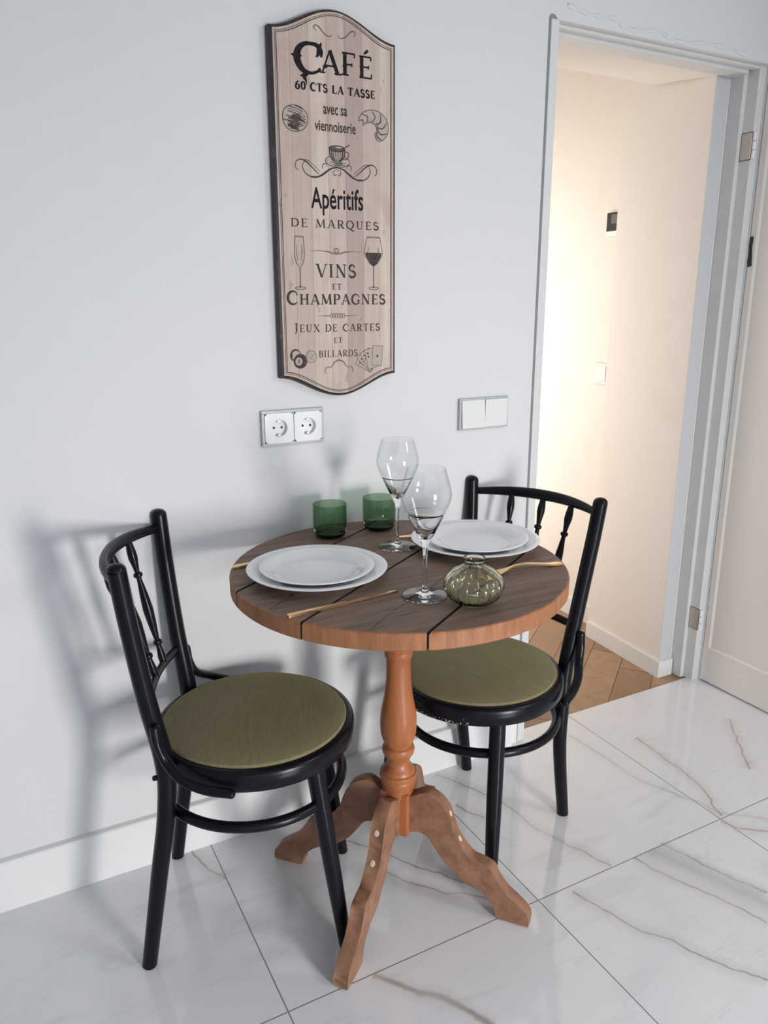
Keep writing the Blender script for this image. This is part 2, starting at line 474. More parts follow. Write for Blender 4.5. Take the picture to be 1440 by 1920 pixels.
CEIL = 2.62
struct('floor', box(-2.2, 2.235, -4.3, .046, -.03, 0), M_floor)
# herringbone planks of the hall
mb = MB(); W, L = .12, .60
for i in range(-24, 34):
    for j in range(-8, 9):
        ox = i * W + j * L; oy = i * W - j * L
        for (x0, y0, w, h) in ((ox, oy, L, W), (ox, oy + W, W, L)):
            cs = []
            for x, y in ((x0, y0), (x0 + w, y0), (x0 + w, y0 + h), (x0, y0 + h)):
                g = .0011
                x += g if x == x0 else -g; y += g if y == y0 else -g
                a = math.radians(38)
                cs.append((1.7 + x * math.cos(a) - y * math.sin(a), .6 + x * math.sin(a) + y * math.cos(a), -.002))
            if all(1.0 < p[0] < 2.9 and -.5 < p[1] < 2.4 for p in cs):
                mb.add(cs, [(0, 1, 2, 3)])
# clip to the hall rectangle
bmh = bmesh.new(); meh = bpy.data.meshes.new('tmp'); meh.from_pydata(mb.v, [], mb.f); bmh.from_mesh(meh)
for co_, no_ in (((0, .03, 0), (0, -1, 0)), ((0, 1.95, 0), (0, 1, 0)), ((1.36, 0, 0), (-1, 0, 0)), ((2.2, 0, 0), (1, 0, 0))):
    bmesh.ops.bisect_plane(bmh, geom=list(bmh.verts) + list(bmh.edges) + list(bmh.faces), plane_co=co_, plane_no=no_, clear_outer=True)
bmh.verts.ensure_lookup_table()
for i, v in enumerate(bmh.verts): v.index = i
hv = [tuple(v.co) for v in bmh.verts]; hf = [[v.index for v in f.verts] for f in bmh.faces]; bmh.free()
bpy.data.meshes.remove(meh)
hb = MB(); hb.add(hv, hf); hb.add(*box(1.36, 2.2, .046, 1.95, -.03, -.0035), 1)
o = hb.build('floor_hall', [M_oak, M_oakgap], None, False); o['kind'] = 'structure'

OX0, OX1, OZ = 1.345, 2.24, 1.974     # opening in the back wall
struct('wall_back', [box(-2.2, OX0, 0, .34, 0, CEIL), box(OX0, 2.235, 0, .052, OZ, CEIL), box(OX0, 2.235, .052, .34, 2.0, CEIL)], M_wall)
struct('wall_right', box(2.235, 2.36, -3.6, .02, 0, CEIL), M_wall)
struct('ceiling', box(-2.3, 2.36, -3.6, .34, CEIL, CEIL + .08), M_ceil)
struct('wall_left', box(-2.3, -2.2, -3.6, .34, 0, CEIL), M_wall)
# unseen wall behind the photographer, opening added and its height shaped for sky light
struct('wall_front', [box(-2.3, 2.36, -3.6, -3.4, 2.30, CEIL), box(-2.3, -1.7, -3.6, -3.4, 0, 2.30)], M_wall)
struct('ground', box(-8, 10, -16, -4.3, -.1, -.03), simple('grey_paving', (.30, .30, .29), .8, var=.1, scale=3))  # unseen paving outside, added to lessen the light on the upper wall
# passage: pillar, soffit, hall walls
struct('wall_hall_pillar', prism([(2.066, .1055), (2.092, .50), (2.30, .50), (2.30, .1055)], 0, CEIL), M_hall)
struct('wall_pillar_end', box(2.066, 2.1245, .104, .1054, 0, CEIL), plaster('grey_white_plaster', (.60, .61, .62)))
struct('wall_hall_right', box(2.182, 2.30, .50, 1.95, 0, CEIL), M_hall)
struct('wall_hall_end', box(1.2, 2.30, 1.95, 2.05, 0, CEIL), M_hall)
struct('wall_hall_left', box(1.2, 1.34, .34, 1.95, 0, CEIL), M_hall)
struct('ceiling_hall', box(1.2, 2.30, .34, 2.05, CEIL, CEIL + .08), M_ceil)
v, f = prism([(0, 0)] * 0 or [(.10, 1.957), (.345, 1.986), (.36, 2.0), (.36, 2.2), (.10, 2.2)], OX0, 2.066)
struct('ceiling_passage', ([(z, x, y) for x, y, z in v], f), M_hall)
# baseboards
def baseboard(name, x0, x1, h=.124, t=.019):
    v, f = prism([(0.0, 0), (-t, 0), (-t, h - .003), (-t + .003, h), (0, h)], x0, x1)
    return struct(name, ([(z, x, y) for x, y, z in v], f), M_trim)
baseboard('baseboard_back', -2.2, 1.318)
struct('trim_2', box(1.319, 1.346, -.006, .0, 0, .14, .0015), M_trim)      # little plinth beside the door frame
def hallboard(name, poly, h=.06):
    return struct(name, prism(poly, -.002, h), M_trim)
hallboard('baseboard_pillar', [(2.056, .094), (2.0825, .50), (2.0935, .50), (2.068, .104), (2.125, .104), (2.125, .094)])
hallboard('baseboard_hall', [(2.172, .50), (2.172, 1.95), (2.183, 1.95), (2.183, .50)], .07)

# door frame: left post, head and stepped right post
fr = MB()
fr.add(*box(1.351, 1.376, -.003, .10, 0, OZ - .001, .0015))
fr.add(*prism([(2.130, .104), (2.130, .060), (2.147, .060), (2.147, .022), (2.176, .022), (2.176, .014), (2.234, .014), (2.234, .104)], 0, OZ))
fr.add(*box(1.376, 2.13, .045, .10, 1.956, OZ + .02, .0015))
fr.add(*box(1.376, 2.147, .022, .045, 1.966, OZ + .0, .001))
o = fr.build('trim_1', M_frame, None, False); o['kind'] = 'structure'
# dark joint between wall and left post, with a chipped corner at its top
jo = MB(); jo.add(*box(1.345, 1.351, -.001, .02, 0, OZ))
o = jo.build('trim_3', M_gap, None, False); o['kind'] = 'structure'
ch = [(1.345, 1.962), (1.3455, 1.976), (1.350, 1.983), (1.358, 1.984), (1.366, 1.980), (1.370, 1.974), (1.360, 1.970), (1.352, 1.968)]
v, f = prism(ch, -.0015, .004)
struct('trim_4', ([(x, z, y) for x, y, z in v], f), simple('chipped_plaster', (.30, .28, .26), .9, var=.3, scale=120))
# raised plaster ridge above the frame
rd = spline([(1.40, 2.010), (1.47, 2.000), (1.55, 2.003), (1.60, 1.985), (1.70, 1.995), (1.78, 1.982), (1.90, 1.992), (2.05, 1.985)], 6)
v, f = tube([(x, 0.0, z) for x, z in rd], [.0045 + .003 * math.sin(i * 1.7) for i in range(len(rd))], 6)
v = [(x, y * .7, z) for x, y, z in v]
struct('trim_5', (v, f), M_wall, True)

# open panelled door, lying along the right wall
dr = empty('door_1', (2.176, .012, 0)); dr['kind'] = 'structure'
D0, D1, DW, DH = 0.0, .040, .78, 1.955
mb = MB()
def dbox(y0, y1, z0, z1, x0, x1, bev=.002): mb.add(*box(x0, x1, y0, y1, z0, z1, bev))
mb.add(*prism([(D0, 0), (D1, 0), (D1, -DW), (D0, -DW), (D0, -DW + .03), (D0 + .001, -.02)], .006, .132))
dbox(-.022, 0, .132, DH, D0, D1); dbox(-DW, -DW + .03, .132, DH, D0, D1); dbox(-DW + .03, -.022, DH - .09, DH, D0, D1)
mb.build('stile_and_rail_frame', M_door, dr, False)
mb = MB(); mb.add(*box(D0 + .006, D1 - .006, -DW + .03, -.022, .132, DH - .09))
# sloped bead round the panel
q = [(-.022, .132), (-DW + .03, .132), (-DW + .03, DH - .09), (-.022, DH - .09)]; q2 = [(-.028, .139), (-DW + .036, .139), (-DW + .036, DH - .096), (-.028, DH - .096)]
mb.add([(D0 + .001, y, z) for y, z in q] + [(D0 + .0058, y, z) for y, z in q2], [(i, (i + 1) % 4, 4 + (i + 1) % 4, 4 + i) for i in range(4)])
mb.build('panel', M_door, dr, False)
def hinge(z0, z1, worn):
    h = MB()
    h.add(*box(-.0310, -.0285, .010, .046, z0, z1, .001))
    o = h.build('hinge', M_steel, dr, False)
    MB().add(*box(-.0296, -.0287, .0085, .0475, z0 - .0018, z1 + .0018)).build('hinge_mortise', M_dark, o, False)
    o['label'] = 'worn steel hinge leaf'
    k = MB(); n = 3; dz = (z1 - z0) / n
    for i in range(n):
        k.add(*lathe([(.0, z0 + dz * i + .001), (.0055, z0 + dz * i + .002), (.0055, z0 + dz * (i + 1) - .002), (0, z0 + dz * (i + 1) - .001)], 12, c=(-.024, .006, 0)))
    k.build('hinge_knuckle', M_plastic, o)
hinge(1.722, 1.797, True); hinge(.196, .272, False)
sl = MB(); sl.add(*prism([(-.004, 1.415), (.001, 1.412), (.004, 1.43), (.002, 1.455), (.005, 1.478), (.003, 1.503), (-.008, 1.503), (-.007, 1.47), (-.010, 1.44), (-.012, 1.416)], 0, .0012))
sl.v = [(-.001 + z, y_ - .004, z_) for (y_, z_, z) in sl.v]
s = sl.build('empty_hinge_mortise', M_dark, dr, False); s['label'] = 'ragged black empty hinge slot'

# ------------------------------------------------------------------ thermostat and switches
def wall_unit(name, label, cat, y, z, sy, sz):
    t = empty(name, (2.1815, y, z), 0, label, cat)
    return t
th = wall_unit('mounted_thermostat', 'small white thermostat with black screen on the hall wall', 'thermostat', .588, 1.588, 0, 0)
MB().add(*box(-.014, 0, -.043, .043, -.043, .043, .003)).build('case', M_plastic, th, False)
sc_ = MB().add(*box(-.0152, -.0138, -.041, .041, -.024, .041, .0004)).build('screen', M_screen, th, False)
MB().add(*box(-.0158, -.0151, -.036, .018, .002, .034)).build('display', M_lcd, sc_, False)
hs = wall_unit('light_switch', 'cream single light switch low on the hall wall below the thermostat', 'light switch', .612, 1.041, 0, 0)
MB().add(*box(-.010, 0, -.040, .040, -.040, .040, .002)).build('cover_frame', M_rocker, hs, False)
MB().add(*box(-.014, -.0095, -.029, .029, -.030, .030, .0015)).build('rocker', M_rocker, hs, False)

# double socket on the back wall
so = empty('double_socket', (.647, 0, 1.032), 0, 'silver white double power socket on the wall below the sign', 'power socket')
mb = MB()
for b_ in ((-.0765, .0765, -.0095, 0, .0335, .041), (-.0765, .0765, -.0095, 0, -.041, -.0335), (-.0765, -.069, -.0095, 0, -.0336, .0336), (.069, .0765, -.0095, 0, -.0336, .0336), (-.0025, .0025, -.0095, 0, -.0336, .0336)):
    mb.add(*box(*b_, .0012))
mb.build('cover_frame', M_plasticg, so, False)
for k, cx in enumerate((-.0355, .0355)):
    seg = 32; R = .0195; hw = .0345; yf = -.0125
    v = []; f = []
    for i in range(seg):                                    # square plate with a round well
        a = 2 * PI * (i + .5) / seg; c_, s_ = math.cos(a), math.sin(a); m_ = max(abs(c_), abs(s_))
        v += [(cx + hw * c_ / m_, -.0085, hw * s_ / m_), (cx + hw * c_ / m_, yf, hw * s_ / m_), (cx + R * c_, yf, R * s_), (cx + R * c_ * .98, .012, R * s_ * .98)]
    for i in range(seg):
        j = (i + 1) % seg
        for q in range(3): f.append((4 * i + q, 4 * j + q, 4 * j + q + 1, 4 * i + q + 1))
    v = [(x, min(y, -.0005), z) for x, y, z in v]
    f.append([4 * i + 3 for i in range(seg)])
    ins = MB().add(v, f).build('socket_insert', M_plastic, so, True)
    for px in (-.0095, .0095):
        MB().add([(cx + px + .0028 * math.cos(2 * PI * i / 14), -.0011, .0028 * math.sin(2 * PI * i / 14)) for i in range(14)], [list(range(14))]).build('pin_hole', M_dark, ins, False)
    for s_ in (-1, 1):
        MB().add(*box(cx - .0035, cx + .0035, -.0105, -.0008, s_ * .0165 - .0022, s_ * .0165 + .0022, .0006)).build('earth_clip', M_steel, ins, False)
# double light switch
sw = empty('double_light_switch', (1.184, 0, 1.028), 0, 'white two-rocker light switch on the wall beside the doorway', 'light switch')
MB().add(*box(-.0775, .0775, -.0095, 0, -.041, .041, .0015)).build('cover_frame', M_plasticg, sw, False)
for cx, tl in ((-.036, .06), (.036, -.04)):
    v, f = box(cx - .0355, cx + .0355, -.0145, -.009, -.0365, .0365, .0015)
    MB().add([(x, y + (z * tl if y < -.012 else 0), z) for x, y, z in v], f).build('rocker', M_rocker, sw, False)

# ------------------------------------------------------------------ café sign
sign = empty('cafe_sign', (SGX, 0, 1.5), 0, 'tall narrow vintage wooden cafe menu sign hung on the white wall', 'sign')
def outline(inset, n=40):
    hw = .1465 - inset; top = 1.853 - inset * .9 - 1.5; bot = 1.145 + inset * .9 - 1.5
    amp = .046
    pts = []
    for i in range(n + 1):
        s = -1 + 2 * i / n
        pts.append((s * hw, top + amp * (.5 + .5 * math.cos(PI * s)) ** .9))
    for i in range(n + 1):
        s = 1 - 2 * i / n
        pts.append((s * hw, bot - amp * (.5 + .5 * math.cos(PI * s)) ** .9))
    return pts
T = .022
def loops(defs):
    v = []; f = []; n = None
    for ins, y in defs:
        o_ = outline(ins); n = len(o_); v += [(x, y, z) for x, z in o_]
    for k in range(len(defs) - 1):
        f += [(k * n + i, k * n + (i + 1) % n, (k + 1) * n + (i + 1) % n, (k + 1) * n + i) for i in range(n)]
    return v, f, n
v, f, n = loops([(0, -.0005), (0, -T + .006), (.0020, -T + .0022), (.0070, -T)])
f.append(list(range(n)))
MB().add(v, f).build('dark_edge', M_signedge, sign, True)
v, f, n = loops([(.0069, -T)])
mb = MB().add(v, [list(range(n))]); fo = mb.build('board', M_sign, sign, False)
def strip_loop(i0, i1, y=-T - .0003):
    v, f, n = loops([(i0, y), (i1, y)]); return v, f
bl = MB()
for a in ((.0110, .0120), (.0138, .0154)): bl.add(*strip_loop(*a))
bl.build('border_line', M_ink2, sign, False)

# --- lettering: stroke alphabet with serifs (x, y, width)
TK, TN = .155, .062
def arc(cx, cy, rx, ry, a0, a1, w, n=14):
    out = []
    for i in range(n + 1):
        t = i / n; a = math.radians(a0 + (a1 - a0) * t)
        ww = w(t) if callable(w) else w
        out.append((cx + rx * math.cos(a), cy + ry * math.sin(a), ww))
    return out
def mod(lo, hi): return lambda t: lo + (hi - lo) * math.sin(PI * t) ** 1.2
def st(x0, y0, x1, y1, w): return [(x0, y0, w), (x1, y1, w)]
def sf(x, y, l=.30): return st(x - l / 2, y + (.03 if y < .5 else -.03), x + l / 2, y + (.03 if y < .5 else -.03), .06)
GL = {
 'A': (.84, [st(.10, 0, .42, 1, TN), st(.42, 1, .74, 0, TK), st(.22, .34, .62, .34, TN), sf(.10, 0, .24), sf(.74, 0, .28)]),
 'B': (.70, [st(.16, 0, .16, 1, TK), st(.10, .97, .36, .97, .06), st(.10, .03, .38, .03, .06), st(.2, .53, .36, .53, .06), arc(.36, .75, .20, .22, 90, -90, mod(.06, .15)), arc(.37, .28, .25, .25, 90, -90, mod(.06, .16))]),
 'C': (.78, [arc(.44, .5, .36, .48, 42, 318, mod(.06, .17), 22), st(.71, .84, .71, .66, .07)]),
 'D': (.84, [st(.16, 0, .16, 1, TK), st(.06, .97, .38, .97, .06), st(.06, .03, .38, .03, .06), arc(.36, .5, .38, .47, 90, -90, mod(.06, .17), 18)]),
 'E': (.68, [st(.17, 0, .17, 1, TK), st(.06, .97, .58, .97, .065), st(.06, .03, .61, .03, .065), st(.2, .51, .48, .51, .06), st(.575, .98, .575, .80, .06), st(.60, .02, .60, .22, .06), st(.475, .42, .475, .60, .05)]),
 'F': (.62, [st(.17, 0, .17, 1, TK), st(.06, .97, .57, .97, .065), st(.2, .49, .46, .49, .06), st(.565, .98, .565, .80, .06), st(.455, .40, .455, .58, .05), sf(.17, 0)]),
 'G': (.84, [arc(.44, .5, .36, .48, 42, 318, mod(.06, .17), 22), st(.71, .84, .71, .68, .07), st(.70, .06, .70, .42, TK * .9), st(.56, .42, .80, .42, .06)]),
 'H': (.88, [st(.18, 0, .18, 1, TK), st(.70, 0, .70, 1, TK), st(.18, .51, .70, .51, TN), sf(.18, 0), sf(.18, 1), sf(.70, 0), sf(.70, 1)]),
 'I': (.40, [st(.20, 0, .20, 1, TK), sf(.20, 0), sf(.20, 1)]),
 'J': (.42, [[(.24, 1, TK), (.24, .2, TK), (.20, -.08, .10), (.08, -.2, .08)], sf(.24, 1)]),
 'L': (.66, [st(.17, 0, .17, 1, TK), st(.06, .03, .60, .03, .065), st(.59, .02, .59, .24, .06), sf(.17, 1)]),
 'M': (1.04, [st(.14, 0, .20, 1, TN), st(.20, 1, .52, .05, TK), st(.52, .05, .84, 1, TN), st(.84, 1, .90, 0, TK), sf(.14, 0, .24), sf(.90, 0, .28), st(.08, .97, .24, .97, .06), st(.82, .97, .96, .97, .06)]),
 'N': (.90, [st(.17, 0, .17, 1, TN), st(.17, 1, .73, 0, TK), st(.73, 0, .73, 1, TN), sf(.17, 0, .26), sf(.73, 1, .26), st(.06, .97, .22, .97, .06)]),
 'O': (.84, [arc(.42, .5, .33, .47, 90, 450, lambda t: .07 + .10 * abs(math.sin(2 * PI * t)), 28)]),
 'P': (.68, [st(.17, 0, .17, 1, TK), st(.06, .97, .36, .97, .06), st(.2, .46, .36, .46, .06), arc(.36, .715, .24, .255, 90, -90, mod(.06, .16)), sf(.17, 0)]),
 'Q': (.86, [arc(.42, .5, .34, .48, 90, 450, lambda t: .07 + .10 * abs(math.sin(2 * PI * t)), 28), [(.40, .02, .10), (.55, -.12, .14), (.74, -.22, .12), (.92, -.20, .05)]]),
 'R': (.76, [st(.17, 0, .17, 1, TK), st(.06, .97, .36, .97, .06), st(.2, .48, .36, .48, .06), arc(.36, .725, .22, .245, 90, -90, mod(.06, .16)), st(.34, .48, .66, .02, TK), sf(.17, 0), sf(.68, 0, .2)]),
 'S': (.62, [arc(.31, .735, .20, .235, 35, 270, mod(.07, .15)), arc(.31, .265, .23, .235, 90, -145, mod(.15, .15)), st(.50, .92, .50, .72, .06), st(.09, .08, .09, .28, .06)]),
 'T': (.74, [st(.37, 0, .37, 1, TK), st(.05, .97, .69, .97, .065), st(.06, .98, .06, .78, .06), st(.68, .98, .68, .78, .06), sf(.37, 0)]),
 'U': (.84, [[(.19, 1, TK), (.19, .35, TK), (.24, .12, .13), (.42, .03, .08), (.60, .12, .07), (.66, .35, TN), (.66, 1, TN)], sf(.19, 1), sf(.66, 1, .26)]),
 'V': (.82, [st(.10, 1, .42, 0, TK), st(.42, 0, .74, 1, TN), sf(.10, 1), sf(.74, 1, .24)]),
 'X': (.82, [st(.12, 1, .70, 0, TK), st(.12, 0, .68, 1, TN), sf(.12, 1), sf(.68, 1, .24), sf(.12, 0, .24), sf(.70, 0)]),
 '6': (.66, [arc(.33, .32, .22, .30, 90, 450, lambda t: .08 + .08 * abs(math.sin(2 * PI * t)), 24), [(.54, .93, .09), (.36, .92, .10), (.18, .70, .14), (.12, .34, .13)]]),
 '0': (.66, [arc(.33, .5, .23, .47, 90, 450, lambda t: .08 + .09 * abs(math.sin(2 * PI * t)), 24)]),
 ' ': (.42, []),
}
GL['É'] = (GL['E'][0], GL['E'][1] + [[(.26, 1.08, .05), (.38, 1.20, .12), (.46, 1.27, .09)]])
def ribbon(pts):
    v = []; f = []
    n = len(pts)
    closed = n > 3 and abs(pts[0][0] - pts[-1][0]) < 1e-6 and abs(pts[0][1] - pts[-1][1]) < 1e-6
    for i, (x, y, w) in enumerate(pts):
        a = pts[i - 1] if i else (pts[-2] if closed else pts[0]); b = pts[i + 1] if i < n - 1 else (pts[1] if closed else pts[-1])
        dx, dy = b[0] - a[0], b[1] - a[1]; l = math.hypot(dx, dy) or 1
        nx, ny = -dy / l, dx / l
        v += [(x + nx * w / 2, y + ny * w / 2), (x - nx * w / 2, y - ny * w / 2)]
    for i in range(n - 1): f.append((2 * i, 2 * i + 1, 2 * i + 3, 2 * i + 2))
    return v, f
LAY = -T - .0003
def flat(mb, pts2, faces, lay=0.0, m=0):
    mb.add([(x, LAY - lay, z) for x, z in pts2], faces, m)
def bold(strokes, k): return [[(x, y, w * k) for x, y, w in s] for s in strokes]
def text(s, x0, x1, z, h, mat, small=None, track=.0, k=1.0, name='lettering'):
    """serif capitals fitted between x0 and x1 on baseline z; small: height of the non-initial letters"""
    adv = []; tot = 0
    for i, c in enumerate(s):
        hh = h if (small is None or i == 0) else small
        adv.append((tot, hh)); tot += (GL[c][0] + track) * hh
    kx = (x1 - x0) / tot
    mb = MB(); lay = 0.0
    for (ax, hh), c in zip(adv, s):
        for q in GL[c][1]:
            v, f = ribbon([(x * hh * kx, y * hh, w * hh * k) for x, y, w in q])
            lay += 1e-6
            flat(mb, [(x0 + ax * kx + x, z + y) for x, y in v], f, lay)
    return mb.build(name, mat, sign, False)
Z0 = 1.5
def Zs(z): return z - Z0
OFF = .769 - SGX
# big CAFÉ: ornate C with a hooked tail, then A F É with spurs
mb = MB(); big = []
def put(x, z, w): return (x + OFF, Zs(z), w)
Cst = [put(-.0375, 1.8045, .004), put(-.0385, 1.816, .010), put(-.047, 1.8255, .009), put(-.060, 1.8275, .007), put(-.075, 1.8255, .0085), put(-.0875, 1.816, .0125), put(-.0925, 1.802, .0155), put(-.089, 1.788, .0145), put(-.079, 1.7765, .011), put(-.064, 1.7725, .0065), put(-.049, 1.776, .0055), put(-.0395, 1.7835, .006)]
big.append(spline(Cst, 5))
big.append(spline([put(-.0365, 1.832, .002), put(-.0415, 1.822, .010), put(-.045, 1.809, .007), put(-.050, 1.804, .002)], 5))
big.append([put(-.106, 1.803, .001), put(-.0955, 1.802, .010)])
big.append([put(-.081, 1.803, .001), put(-.088, 1.802, .010)])
big.append(spline([put(-.071, 1.773, .011), put(-.077, 1.7655, .010), put(-.0735, 1.757, .005), put(-.072, 1.749, .001)], 5))
big.append([put(-.078, 1.766, .009), put(-.0865, 1.7655, .001)])
def lett(c, x0, w, z, h, k, spur):
    for q in GL[c][1]: big.append([put(x0 + x / GL[c][0] * w, z + y * h, ww * h * k) for x, y, ww in q])
    for sx_, sz_ in spur: big.append([put(x0 + sx_ * w - .006, z + sz_ * h, .001), put(x0 + sx_ * w, z + sz_ * h, .009), put(x0 + sx_ * w + .006, z + sz_ * h, .001)])
lett('A', -.0420, .048, 1.7760, .0445, 1.25, [(.28, .30), (.72, .36)])
lett('F', .0070, .036, 1.7775, .0440, 1.25, [(.27, .40)])
lett('É', .0475, .037, 1.7770, .0430, 1.25, [(.26, .50)])
for i, q in enumerate(big):
    v, f = ribbon(q); flat(mb, v, f, i * 1e-6)
mb.build('lettering', M_ink, sign, False)
text('60 CTS LA TASSE', -.0985 + OFF, .0905 + OFF, Zs(1.7395), .0155, M_ink, track=.10, k=1.7)
text('DE MARQUES', -.118 + OFF, .1005 + OFF, Zs(1.4690), .0172, M_ink2, track=.16, k=1.25)
text('VINS', -.061 + OFF, .041 + OFF, Zs(1.3645), .0285, M_ink2, track=.10, k=1.15)
text('ET', -.0226 + OFF, .002 + OFF, Zs(1.3383), .0130, M_ink2, track=.08, k=1.2)
text('CHAMPAGNES', -.1327 + OFF, .1160 + OFF, Zs(1.3060), .0290, M_ink2, .0225, track=.10, k=1.3)
text('JEUX DE CARTES', -.1172 + OFF, .101 + OFF, Zs(1.2460), .0195, M_ink2, .0165, track=.14, k=1.15)
text('ET', -.0211 + OFF, .0025 + OFF, Zs(1.2203), .0122, M_ink2, track=.1)
text('BILLARDS', -.0592 + OFF, .0413 + OFF, Zs(1.1890), .0150, M_ink2, track=.12)
def condensed(s, x0, x1, z, capz, mat, off):
    cu = bpy.data.curves.new('tmp_text', 'FONT'); cu.body = s; cu.size = 1.0; cu.offset = off; cu.resolution_u = 4
    to = bpy.data.objects.new('tmp_text', cu); COL.objects.link(to)
    bpy.context.view_layer.update()
    me = bpy.data.meshes.new_from_object(to.evaluated_get(bpy.context.evaluated_depsgraph_get()))
    xs = [v.co.x for v in me.vertices]; ys = [v.co.y for v in me.vertices]
    kx = (x1 - x0) / (max(xs) - min(xs)); ky = capz / max(ys)
    mb = MB(); mb.add([(x0 + (v.co.x - min(xs)) * kx, LAY, z + v.co.y * ky) for v in me.vertices], [list(p.vertices) for p in me.polygons])
    bpy.data.objects.remove(to); bpy.data.curves.remove(cu); bpy.data.meshes.remove(me)
    return mb.build('lettering', mat, sign, False)
condensed('avec sa', -.0357 + OFF, .0208 + OFF, Zs(1.6985), .0150, M_ink2, .018)
condensed('viennoiserie', -.0564 + OFF, .0408 + OFF, Zs(1.6650), .0195, M_ink2, .018)
condensed('Apéritifs', -.0689 + OFF, .0573 + OFF, Zs(1.5095), .0425, M_ink, .014)
# --- engraved pictures
def curves(name, items, mat):
    mb = MB()
    for i, it in enumerate(items):
        pts = [(x + OFF, Zs(z), w) for x, z, w in it]
        v, f = ribbon(spline(pts, 6) if len(pts) > 2 else pts); flat(mb, v, f, i * 1e-6)
    return mb.build(name, mat, sign, False)
def mirror(items, cx): return items + [[(2 * cx - x, z, w) for x, z, w in it] for it in items]
CX = -.0055
curves('scroll_ornament', mirror([[(-.048, 1.853, .001), (-.053, 1.858, .002), (-.050, 1.863, .002), (-.042, 1.861, .0022), (-.030, 1.850, .0022), (-.018, 1.846, .0018), (-.012, 1.851, .0012)]], CX), M_ink3)
curves('scroll_ornament', mirror([
    [(-.096, 1.583, .001), (-.1025, 1.588, .0016), (-.1015, 1.599, .0016), (-.090, 1.605, .0022), (-.075, 1.599, .0028), (-.058, 1.585, .0020), (-.048, 1.578, .0010)],
    [(-.094, 1.604, .001), (-.075, 1.604, .0014), (-.062, 1.596, .0012), (-.046, 1.583, .0010)],
    [(-.082, 1.601, .001), (-.087, 1.592, .0016), (-.080, 1.578, .0020), (-.062, 1.571, .0026), (-.042, 1.576, .0030), (-.022, 1.590, .0034), (-.0055, 1.594, .0020)],
    [(-.068, 1.573, .001), (-.050, 1.574, .0012), (-.030, 1.586, .0012), (-.012, 1.593, .001)],
    [(-.040, 1.589, .001), (-.039, 1.598, .0016), (-.031, 1.600, .0014), (-.030, 1.594, .001)],
    [(-.006, 1.590, .001), (-.014, 1.586, .0014), (-.012, 1.578, .0018), (-.007, 1.580, .0012)]], CX), M_ink2)
curves('scroll_ornament', mirror([[(-.072, 1.4205, .0006), (-.050, 1.421, .0012), (-.030, 1.419, .0024), (-.018, 1.4155, .002), (-.012, 1.4185, .0014), (-.016, 1.4215, .001)],
    [(-.014, 1.424, .001), (-.008, 1.4265, .0014), (-.004, 1.423, .0012), (-.009, 1.4145, .0016), (-.013, 1.417, .001)]], -.0105), M_ink3)
curves('scroll_ornament', mirror([[(-.061, 1.281, .0006), (-.040, 1.281, .0014), (-.028, 1.281, .0018)]] + [[(-.026 + k, 1.276, .0012), (-.029 + k, 1.281, .0014), (-.026 + k, 1.286, .0014), (-.022 + k, 1.281, .0014), (-.025 + k, 1.276, .0012)] for k in (0, .006, .012)], -.0105), M_ink3)
curves('scroll_ornament', mirror([[(-.043, 1.152, .0012), (-.045, 1.158, .0016), (-.041, 1.165, .0018), (-.033, 1.167, .0014)], [(-.034, 1.163, .001), (-.027, 1.168, .0018), (-.020, 1.177, .0022), (-.009, 1.182, .0032)]], -.009), M_ink3)
def disc(cx, cz, rx, rz, n=28, wob=0.0):
    return [(cx + OFF + rx * math.cos(2 * PI * i / n) * (1 + wob * math.sin(3 * 2 * PI * i / n + 1)), Zs(cz) + rz * math.sin(2 * PI * i / n) * (1 + wob * math.cos(2 * 2 * PI * i / n))) for i in range(n)], [list(range(n))]
def hatch(mb, cx, cz, rx, rz, n, ang, w, m=1, lay=1e-5, seed=1, lo=-.9, hi=.9):
    r_ = random.Random(seed); ca, sa = math.cos(ang), math.sin(ang)
    for i in range(n):
        t = lo + (hi - lo) * (i + .5) / n; L_ = math.sqrt(max(0, 1 - t * t)) * .92
        a0 = -L_ * r_.uniform(.3, 1); a1 = L_ * r_.uniform(.3, 1)
        pts = []
        for q in (a0, (a0 + a1) / 2, a1):
            bx, bz = q, t + .22 * (1 - q * q) - .1
            l_ = math.hypot(bx, bz)
            if l_ > .95: bx, bz = bx * .95 / l_, bz * .95 / l_
            x, z = bx * ca - bz * sa, bx * sa + bz * ca
            pts.append((cx + OFF + rx * x, Zs(cz) + rz * z, w * r_.uniform(.6, 1.4)))
        v, f = ribbon(spline(pts, 4)); flat(mb, v, f, lay + i * 1e-6, m)
def engrave(name, mb): return mb.build(name, [M_inkl, M_ink3, M_ink2], sign, False)
# bread roll
mb = MB(); p, f = disc(-.1005, 1.6830, .0285, .0260, 30, .03); flat(mb, p, f)
hatch(mb, -.1005, 1.6830, .0285, .0255, 10, -.35, .0022, 1, 1e-5, 3); hatch(mb, -.0985, 1.6745, .023, .0165, 9, -.2, .0030, 2, 4e-5, 5)
hatch(mb, -.1005, 1.6830, .0285, .0255, 7, .5, .0014, 1, 6e-5, 8, -.9, .2)
v, f = ribbon([(x, z, .0016) for x, z in p] + [(p[0][0], p[0][1], .0016)]); flat(mb, v, f, 8e-5, 2)
engrave('bread_drawing', mb)
